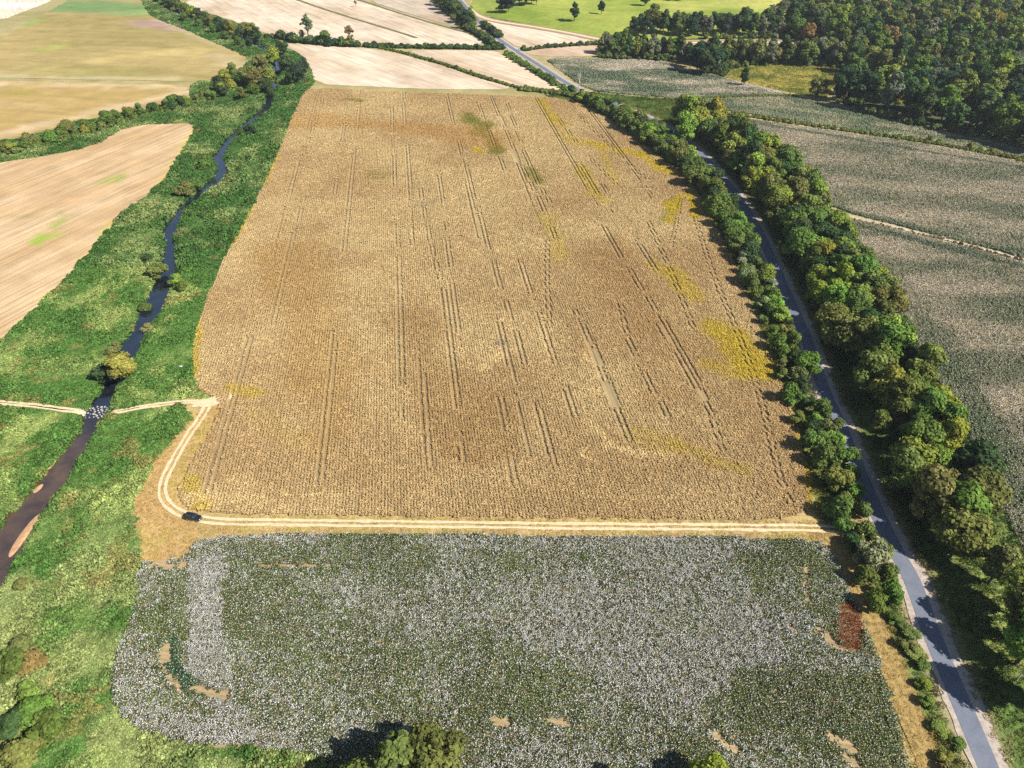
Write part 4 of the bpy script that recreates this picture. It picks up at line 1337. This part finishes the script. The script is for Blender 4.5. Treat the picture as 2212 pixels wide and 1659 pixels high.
scatter('cotton_crop', cot_p, pts, np.full(len(pts), .03), rng.random(len(pts)) * 6.28, .8 + .4 * rng.random(len(pts)), idx, g)

# rust-red patch of dead plants in the cotton
dp, rng = jgrid(fpoly([(1800, 1350), (1812, 1315), (1835, 1300), (1856, 1312), (1866, 1350), (1866, 1395), (1845, 1412), (1815, 1400), (1802, 1378)]), .7, .7, 0, 33, .9)
scatter('dead_plants', [clump(340 + k, 34, .95, .95, .8, .24, 'straw', .1, (.5, 1.4), aspect=.4) for k in range(3)], dp, np.full(len(dp), .03), rng.random(len(dp)) * 6.28, .75 + .5 * rng.random(len(dp)), rng.integers(0, 3, len(dp)),
        np.array([.22, .065, .024]) * (.7 + .6 * rng.random(len(dp)))[:, None])

# cotton on the right-hand fields (larger tufts, sparser: farther off)
def far_cotton(name, poly, tfun, sp, seed, gain=1.9, lift=1.0):
    p, rng = jgrid(poly, sp, sp, R(75), seed, .8)
    px = 1106 + F_PX * p[:, 0] / (p[:, 1] * CT + CAM_H * ST)
    p = p[px < 2330]
    t = tfun(p)
    lum = t.mean(1)
    w = np.clip((lum - .06) / .30, 0, 1)
    idx = np.clip(np.floor((w + .22 * rng.normal(size=len(p))) * gain), 0, 4).astype(int)
    g = mixc(np.array([.085, .13, .050]), np.array([.47, .375, .22]), w) * lift * (.7 + .6 * rng.random(len(p)))[:, None]
    sv_ = sp * (.95 + .3 * rng.random(len(p)))
    scatter(name, cot_p, p, np.full(len(p), .03), rng.random(len(p)) * 6.28, np.c_[sv_, sv_, np.minimum(sv_, 1.0)], idx, g)

far_cotton('cotton_crop_beside_trees', RCOT_D, RC_D_T, 1.25, 35)
far_cotton('cotton_crop_middle', RCOT_C, RC_C_T, 1.5, 36)
far_cotton('cotton_crop_under_wood', RCOT_B, RC_B_T, 1.7, 37, 1.6, 1.35)
far_cotton('cotton_crop_by_wood', RCOT_A, RC_A_T, 1.9, 38, 2.4, 1.1)

# --- rank growth along the creek and in the near meadow
wild_p = [clump(360 + k, 95, 2.3, 2.3, 1.0, .36, 'leaf_i', .4, (.55, 1.45), dome=True) for k in range(5)]
tuft_p = [clump(380 + k, 60, 1.7, 1.7, .55, .30, 'leaf_i', .1, (.6, 1.4), dome=True, aspect=.35) for k in range(4)]
def wild(name, poly, sp, seed, ymin, ymax, protos, tfun, zs=1.0, avoid=True, drop=0.0):
    p, rng = jgrid(poly, sp, sp, .4, seed, 1.0)
    p = p[(p[:, 1] >= ymin) & (p[:, 1] < ymax)]
    m_ = np.ones(len(p), bool)
    for fpl in ALL_FIELDS:
        m_ &= ~inside(fpl, p)
    p = p[m_]
    d, t = seg_dist(CREEK, p, True)
    p = p[d > np.interp(t, cd, CREEK_W) + .1]
    p = p[seg_dist(resample(TRACK_W, 3), p) > 1.9 + .8 * rng.random(len(p))]
    p = p[seg_dist(resample(TRACK, 3), p) > 2.2]
    p = p[seg_dist(ROAD[::2], p) > 4.0 + 1.2 * rng.random(len(p))]
    p = p[seg_dist(resample(MOWN, 3), p) > 3.4]
    if drop:
        p = p[rng.random(len(p)) > drop]
    tn = tfun(p) * (.75 + .5 * rng.random(len(p)))[:, None]
    hz = .35 + 1.5 * sstep(.25, .75, fbm(p, 8, 65))
    s = sp / 1.5 * (.8 + .5 * rng.random(len(p)))
    scatter(name, protos, p, height(p) - .15, rng.random(len(p)) * 6.28, np.c_[s, s, s * hz * zs], rng.integers(0, len(protos), len(p)), tn)

def t_bank(p):
    a = mixc(np.array([.090, .180, .040]), np.array([.27, .33, .10]), sstep(.42, .66, fbm(p, 17, 55)))
    a = mixc(a, np.array([.080, .175, .038]), .6 * sstep(.5, .62, fbm(p, 30, 57)))
    near = sstep(165, 120, p[:, 1])
    a = mixc(a, np.array([.27, .305, .11]), near * .8 * sstep(.3, .6, fbm(p, 10, 58)))
    return mixc(a, np.array([.30, .22, .08]), .45 * sstep(.66, .74, fbm(p, 8, 59)))
wild('creekside_growth', WILD, 1.45, 41, 20, 300, wild_p, t_bank, .9)
wild('upper_creek_growth', WILD, 2.3, 42, 300, 1100, wild_p, lambda p: t_bank(p) * np.array([.75, .78, .85]), .9)

# --- undergrowth on both sides of the road
def t_verge(p):
    a = mixc(np.array([.045, .090, .020]), np.array([.14, .17, .04]), sstep(.35, .7, fbm(p, 10, 75)))
    e = seg_dist(np.vstack([SOY, SOY[:1]]), p)
    a = mixc(a, np.array([.33, .25, .07]), .7 * sstep(5, 1.5, e))
    d = seg_dist(resample(MOWN, 4), p)
    a = mixc(a, np.array([.40, .29, .10]), sstep(5.5, 3.0, d))
    d = seg_dist(ROAD[::2], p)
    return mixc(a, np.array([.33, .26, .13]), .8 * sstep(9.0, 5.0, d + 3 * (fbm(p, 7, 76) - .5)))
wild('roadside_undergrowth', VERGE, 1.5, 43, 20, 640, tuft_p, t_verge, 1.2)

# dry grass on the headland round the wheel track
HEAD = fpoly([(282, 1078), (300, 1008), (345, 958), (415, 895), (505, 858), (485, 885), (455, 935), (395, 1045), (385, 1090), (428, 1112), (1752, 1124), (1800, 1150), (1765, 1166), (428, 1158), (412, 1208), (335, 1216), (300, 1224), (305, 1180)], 0)
p, rng = jgrid(HEAD, 1.0, 1.0, .3, 45, 1.0)
dt = seg_dist(resample(TRACK, 2), p)
rutty = (np.abs(dt - .95) < .75)
p = p[~rutty & ~inside(COTTON, p) & (rng.random(len(p)) < .75)]
scatter('headland_grass', [clump(400 + k, 36, 1.3, 1.3, .32, .26, 'straw', .1, (.6, 1.35), dome=True, aspect=.3) for k in range(3)], p, np.full(len(p), -.08), rng.random(len(p)) * 6.28, .7 + .5 * rng.random(len(p)), rng.integers(0, 3, len(p)),
        mixc(np.array([.47, .31, .12]), np.array([.42, .36, .07]), sstep(.45, .65, fbm(p, 7, 46))) * (.8 + .4 * rng.random(len(p)))[:, None])
# mown strip: short dry tufts in swaths
p, rng = jgrid(np.vstack([ribbon(mr, np.full(len(mr), 3.4), np.full(len(mr), 3.4))[0][:len(mr), :2], ribbon(mr, np.full(len(mr), 3.4), np.full(len(mr), 3.4))[0][len(mr):, :2][::-1]]), .8, .8, .3, 47, 1.0)
p = p[~inside(COTTON, p)]
dm = seg_dist(mr, p)
p = p[(np.abs(dm - 1.0) > .4) | (rng.random(len(p)) < .25)]
scatter('mown_grass', [clump(410 + k, 30, 1.1, 1.1, .22, .24, 'straw', .1, (.6, 1.35), dome=True, aspect=.3) for k in range(3)], p, np.full(len(p), -.05), rng.random(len(p)) * 6.28, .7 + .5 * rng.random(len(p)), rng.integers(0, 3, len(p)),
        mixc(np.array([.34, .235, .07]), np.array([.43, .30, .11]), fbm(p, 6, 48)) * (.75 + .5 * rng.random(len(p)))[:, None])

# the rest of the wood, too many to tell apart
def wood_mass():
    pr = []
    for key in ('wood0', 'wood1', 'wood2', 'wood4', 'tall0', 'tall2'):
        me = TREES[key][0].copy()
        me.materials.clear(); me.materials.append(M['leaf_i'])
        pr.append(me)
    p = np.array([r[0] for r in rest])
    rng = np.random.default_rng(7)
    tn = np.array([TINT[r[1]] for r in rest]) * (.85 + .3 * rng.random(len(rest)))[:, None]
    scatter('distant_wood', pr, p, np.full(len(p), -.1), rng.random(len(p)) * 6.28, .88 + .35 * rng.random(len(p)), rng.integers(0, len(pr), len(p)), tn)
wood_mass()
uw = [TREES['hedge%d' % k][0].copy() for k in range(3)]
for me in uw:
    me.materials.clear(); me.materials.append(M['leaf_i'])
pp = []
for wp_ in WOODS:
    q_ = poisson(wp_, 5.5, 19)
    e = seg_dist(np.vstack([wp_, wp_[:1]]), q_)
    px = 1106 + F_PX * q_[:, 0] / (q_[:, 1] * CT + CAM_H * ST)
    pp.append(q_[(e < (14 if wp_ is WOOD else 40)) & (px < 2300)])
pp = np.vstack(pp); rng = np.random.default_rng(5)
pp = pp[~inside(GLADE, pp) & (seg_dist(fr, pp) > 9) & ~inside(PASTURE, pp)]
scatter('wood_undergrowth', uw, pp, np.full(len(pp), -.1), rng.random(len(pp)) * 6.28, .7 + .8 * rng.random(len(pp)), rng.integers(0, 3, len(pp)), mixc(np.array(TINT['dark']), np.array(TINT['olive']), rng.random(len(pp)) * .7))


HL = [([(578, 82), (640, 87), (700, 97), (780, 101), (900, 104), (1000, 105), (1084, 107)], 2.4, .75, 'dark'), ([(826, 105), (880, 117), (960, 140), (1050, 172), (1128, 193)], 1.5, .42, 'mid'),
      ([(1128, 195), (1190, 201), (1250, 212)], 2.6, .6, 'olive'), ([(1130, 110), (1180, 103), (1240, 99), (1306, 95)], 2.0, .6, 'dark'), ([(1096, 118), (1150, 152), (1200, 182), (1232, 198)], 3.0, .6, 'green'),
      ([(1016, 66), (1044, 82), (1064, 98), (1080, 106)], 3.0, .8, 'dark'), ([(1500, 234), (1600, 249), (1800, 279), (2000, 307), (2212, 347), (2420, 392)], 2.2, .42, 'olive'), ([(1440, 216), (1560, 212), (1720, 208)], 1.6, .4, 'olive'),
      ([(1790, 464), (2000, 508), (2212, 563), (2420, 625)], .8, .22, 'rust'), ([(-60, 342), (60, 322), (140, 302), (205, 282), (250, 266), (330, 246), (430, 220), (500, 198)], 5, .8, 'mid')]
rng = np.random.default_rng(77)
pp, ss, tt = [], [], []
for ln, wd, sc_, tn_ in HL:
    q_ = resample(chaikin(PP(ln), 2, False), 1.5 + sc_)
    for _ in range(3 if wd > 1 else 2):
        pp.append(q_ + rng.normal(size=q_.shape) * wd * .6)
        ss.append(sc_ * (.6 + .7 * rng.random(len(q_))))
        tt.append(np.array(TINT[tn_]) * (.75 + .55 * rng.random((len(q_), 1))))
pp, ss, tt = np.vstack(pp), np.concatenate(ss), np.vstack(tt)
ok = seg_dist(ROAD, pp) > 5
pp, ss, tt = pp[ok], ss[ok], tt[ok]
scatter('hedge_growth', uw, pp, np.full(len(pp), -.1), rng.random(len(pp)) * 6.28, ss, rng.integers(0, 3, len(pp)), tt)
p, rng = jgrid(CLEARING, 2.4, 2.4, .3, 49, 1.0)
scatter('clearing_grass', tuft_p, p, np.full(len(p), 0.0), rng.random(len(p)) * 6.28, 1.1 + .9 * rng.random(len(p)), rng.integers(0, 4, len(p)), mixc(np.array([.15, .18, .035]), np.array([.44, .36, .10]), sstep(.35, .65, fbm(p, 13, 50))) * (.75 + .5 * rng.random(len(p)))[:, None])

# ------------------------------------------------------------------ bridge on the far road
def near_on_road(x, y):
    q = P(x, y)
    i = int(np.argmin(np.hypot(*(ROAD - q).T)))
    d = ROAD[min(i + 1, len(ROAD) - 1)] - ROAD[max(i - 1, 0)]
    return ROAD[i], math.atan2(d[1], d[0])

c0, a0 = near_on_road(1105, 107)
br = thing('road_bridge', 'small pale concrete road bridge where the far road crosses the hedge ditch', 'bridge', (c0[0], c0[1], 0), a0)
mb = MB(); mb.box((0, 0, -.25), (26, 7.4, .5)); obj('deck', mb.mesh('deck', [M['concrete']]), br).location = (0, 0, .05)
mb = MB(); mb.box((0, 0, 0), (24.6, 4.7, .06)); obj('road_surface', mb.mesh('road_surface', [M['asphalt']]), br).location = (0, 0, .11)
for s in (-1, 1):
    mb = MB(); mb.box((0, s * 3.45, .75), (26, .3, .3))
    for t in np.linspace(-12.6, 12.6, 9):
        mb.box((t, s * 3.45, .3), (.4, .28, .6))
    obj('railing', mb.mesh('railing', [M['concrete']]), br)

# ------------------------------------------------------------------ stones of the ford
def rock_mesh(seed):
    import bmesh
    bm = bmesh.new()
    bmesh.ops.create_icosphere(bm, subdivisions=1, radius=.5)
    r = random.Random(seed)
    for v in bm.verts:
        v.co *= r.uniform(.75, 1.2)
        v.co.z *= .6
    me = bpy.data.meshes.new('stone')
    bm.to_mesh(me); bm.free()
    me.materials.append(M['stone'])
    return me
rocks = [rock_mesh(k) for k in range(5)]
rk = random.Random(4)
FORD = PP([(172, 888), (200, 878), (238, 874), (240, 884), (232, 905), (205, 900), (178, 902)], -1.2)
for p in poisson(FORD, .95, 6)[:85]:
    o = obj('ford_stone', rk.choice(rocks), None, None, 'pale stone laid in the creek ford where the dirt track crosses', 'stone', 'stones of the ford')
    o.location = (p[0], p[1], max(hgt(*p), -1.6) + .12)
    s = rk.uniform(.5, 1.15)
    o.scale = (s, s * rk.uniform(.6, 1), s * .9)
    o.rotation_euler = (0, 0, rk.uniform(0, 6))
for x, y, s, lab in [(391, 793, 1.6, 'lone white rock in the grass beside the ripe field'), (282, 971, 0, ''), (283, 824 + 52, 0, '')]:
    if s:
        p = P(x, y)
        o = obj('rock', rocks[1], None, None, lab, 'rock')
        o.location = (p[0], p[1], .5); o.scale = (s, s * .8, s * .8)

# ------------------------------------------------------------------ parked four-by-four
def car_mats():
    m, nt, b = nmat('black_car_paint')
    b.inputs['Base Color'].default_value = (.012, .014, .018, 1)
    b.inputs['Roughness'].default_value = .28
    b.inputs['Specular IOR Level'].default_value = .5
    b.inputs['Coat Weight'].default_value = .4
    g, nt, b = nmat('tinted_glass')
    b.inputs['Base Color'].default_value = (.018, .022, .026, 1)
    b.inputs['Roughness'].default_value = .05
    b.inputs['Specular IOR Level'].default_value = .6
    return m, g
paint, glass = car_mats()
rubber = mat_plain('tyre_rubber', (.02, .02, .02), .9, .2, 8)
alloy = mat_plain('wheel_alloy', (.45, .45, .47), .35, .1, 8, .5, .8)
lampm = mat_plain('lamp_lens', (.75, .75, .72), .2, .05, 8, .5)
tailm = mat_plain('tail_lamp', (.35, .02, .02), .3, .05, 8, .5)

def lofted(sections, mats):
    """sections: (x, half width, z bottom, z top, top half width)"""
    V, Fc = [], []
    for x, w, z0, z1, wt in sections:
        V += [(x, -w * .94, z0), (x, -w, z0 + (z1 - z0) * .35), (x, -w * .985, z0 + (z1 - z0) * .8), (x, -wt, z1), (x, wt, z1), (x, w * .985, z0 + (z1 - z0) * .8), (x, w, z0 + (z1 - z0) * .35), (x, w * .94, z0)]
    n = 8
    for i in range(len(sections) - 1):
        for k in range(n):
            Fc.append([i * n + k, i * n + (k + 1) % n, (i + 1) * n + (k + 1) % n, (i + 1) * n + k])
    Fc.append(list(range(n))[::-1]); Fc.append([(len(sections) - 1) * n + k for k in range(n)])
    me = new_mesh('car_body', V, Fc, mats)
    import bmesh
    bm = bmesh.new(); bm.from_mesh(me)
    bmesh.ops.recalc_face_normals(bm, faces=bm.faces)
    bmesh.ops.bevel(bm, geom=[e for e in bm.edges if e.calc_face_angle(0) > .5], offset=.05, segments=2, affect='EDGES')
    bm.to_mesh(me); bm.free()
    return me

cp = P(419, 1121)
car = thing('parked_car', 'black four-by-four parked on the dirt track at the corner of the ripe field', 'car', (cp[0], cp[1], .1), R(-12), None, 1.08)
obj('body', lofted([(-2.35, .86, .42, .98, .80), (-2.25, .93, .36, 1.08, .86), (-1.2, .96, .34, 1.10, .88), (.75, .96, .34, 1.10, .88), (1.1, .95, .34, 1.08, .84), (2.1, .92, .36, .98, .78), (2.35, .82, .44, .88, .70)], [paint]), car)
obj('cabin', lofted([(-2.24, .82, 1.08, 1.16, .78), (-2.05, .84, 1.08, 1.72, .66), (-1.2, .86, 1.08, 1.80, .68), (.1, .86, 1.08, 1.78, .67), (.38, .86, 1.08, 1.70, .65), (1.05, .86, 1.08, 1.14, .78)], [paint]), car)
mb = MB(); mb.add([(.46, -.66, 1.68), (.46, .66, 1.68), (1.02, .76, 1.20), (1.02, -.76, 1.20)], [[0, 3, 2, 1]])
w = obj('windscreen', mb.mesh('windscreen', [glass]), car); w.location = (.03, 0, .03)
mb = MB(); mb.add([(-2.08, -.62, 1.66), (-2.08, .62, 1.66), (-2.22, .74, 1.20), (-2.22, -.74, 1.20)], [[0, 1, 2, 3]])
w = obj('rear_window', mb.mesh('rear_window', [glass]), car); w.location = (-.03, 0, .01)
for s in (-1, 1):
    for x0, x1, t0, t1 in ((-2.0, -1.25, -1.9, -1.25), (-1.18, -.32, -1.18, -.32), (-.24, .78, -.24, .30)):
        mb = MB()
        mb.add([(x0, s * .875, 1.16), (x1, s * .875, 1.16), (t1, s * .73, 1.66), (t0, s * .73, 1.66)], [[0, 1, 2, 3] if s < 0 else [3, 2, 1, 0]])
        obj('side_window', mb.mesh('side_window', [glass]), car)
    for x in (-1.18, -.24):
        mb = MB(); mb.box((x + .62, s * .975, .93), (.2, .03, .035)); obj('door_handle', mb.mesh('door_handle', [alloy]), car)
    mb = MB(); mb.box((.72, s * 1.06, 1.22), (.14, .22, .17), (.8, .9)); obj('mirror', mb.mesh('mirror', [paint]), car)
    mb = MB(); mb.box((2.30, s * .62, .78), (.14, .34, .16)); obj('headlight', mb.mesh('headlight', [lampm]), car)
    mb = MB(); mb.box((-2.31, s * .74, .88), (.1, .16, .3)); obj('tail_light', mb.mesh('tail_light', [tailm]), car)
    mb = MB(); mb.tube([(-1.7, s * .6, 1.86), (.0, s * .6, 1.86)], [.03, .03], 6); mb.box((-1.65, s * .6, 1.81), (.06, .05, .12)); mb.box((-.05, s * .6, 1.81), (.06, .05, .12)); obj('roof_rail', mb.mesh('roof_rail', [alloy]), car)
    for x in (-1.42, 1.45):
        mb = MB()
        mb.tube([(x, s * .72, .38), (x, s * .97, .38)], [.38, .38], 20)
        mb.tube([(x, s * .97, .38), (x, s * .72, .38)], [.38, .38], 20)
        wh = obj('wheel', mb.mesh('tyre', [rubber]), car)
        mb = MB(); mb.tube([(x, s * .90, .38), (x, s * .985, .38)], [.24, .22], 14)
        obj('rim', mb.mesh('rim', [alloy]), wh)
mb = MB(); mb.box((2.36, 0, .52), (.12, 1.7, .2)); mb.box((-2.36, 0, .52), (.12, 1.7, .2)); obj('bumper', mb.mesh('bumper', [rubber]), car)
mb = MB(); mb.box((2.335, 0, .78), (.06, .86, .16)); obj('grille', mb.mesh('grille', [alloy]), car)

# ------------------------------------------------------------------ air
mb = MB()
mb.box((60, 560, 81), (1500, 1300, 176))
hm = bpy.data.materials.new('haze_air')
hm.use_nodes = True
hn = hm.node_tree
hn.nodes.remove(hn.nodes['Principled BSDF'])
pv = hn.nodes.new('ShaderNodeVolumePrincipled')
pv.inputs['Color'].default_value = (.86, .92, 1, 1)
pv.inputs['Density'].default_value = .00006
pv.inputs['Anisotropy'].default_value = .2
hn.links.new(pv.outputs[0], hn.nodes['Material Output'].inputs['Volume'])
obj('haze', mb.mesh('haze', [hm]), kind='stuff')
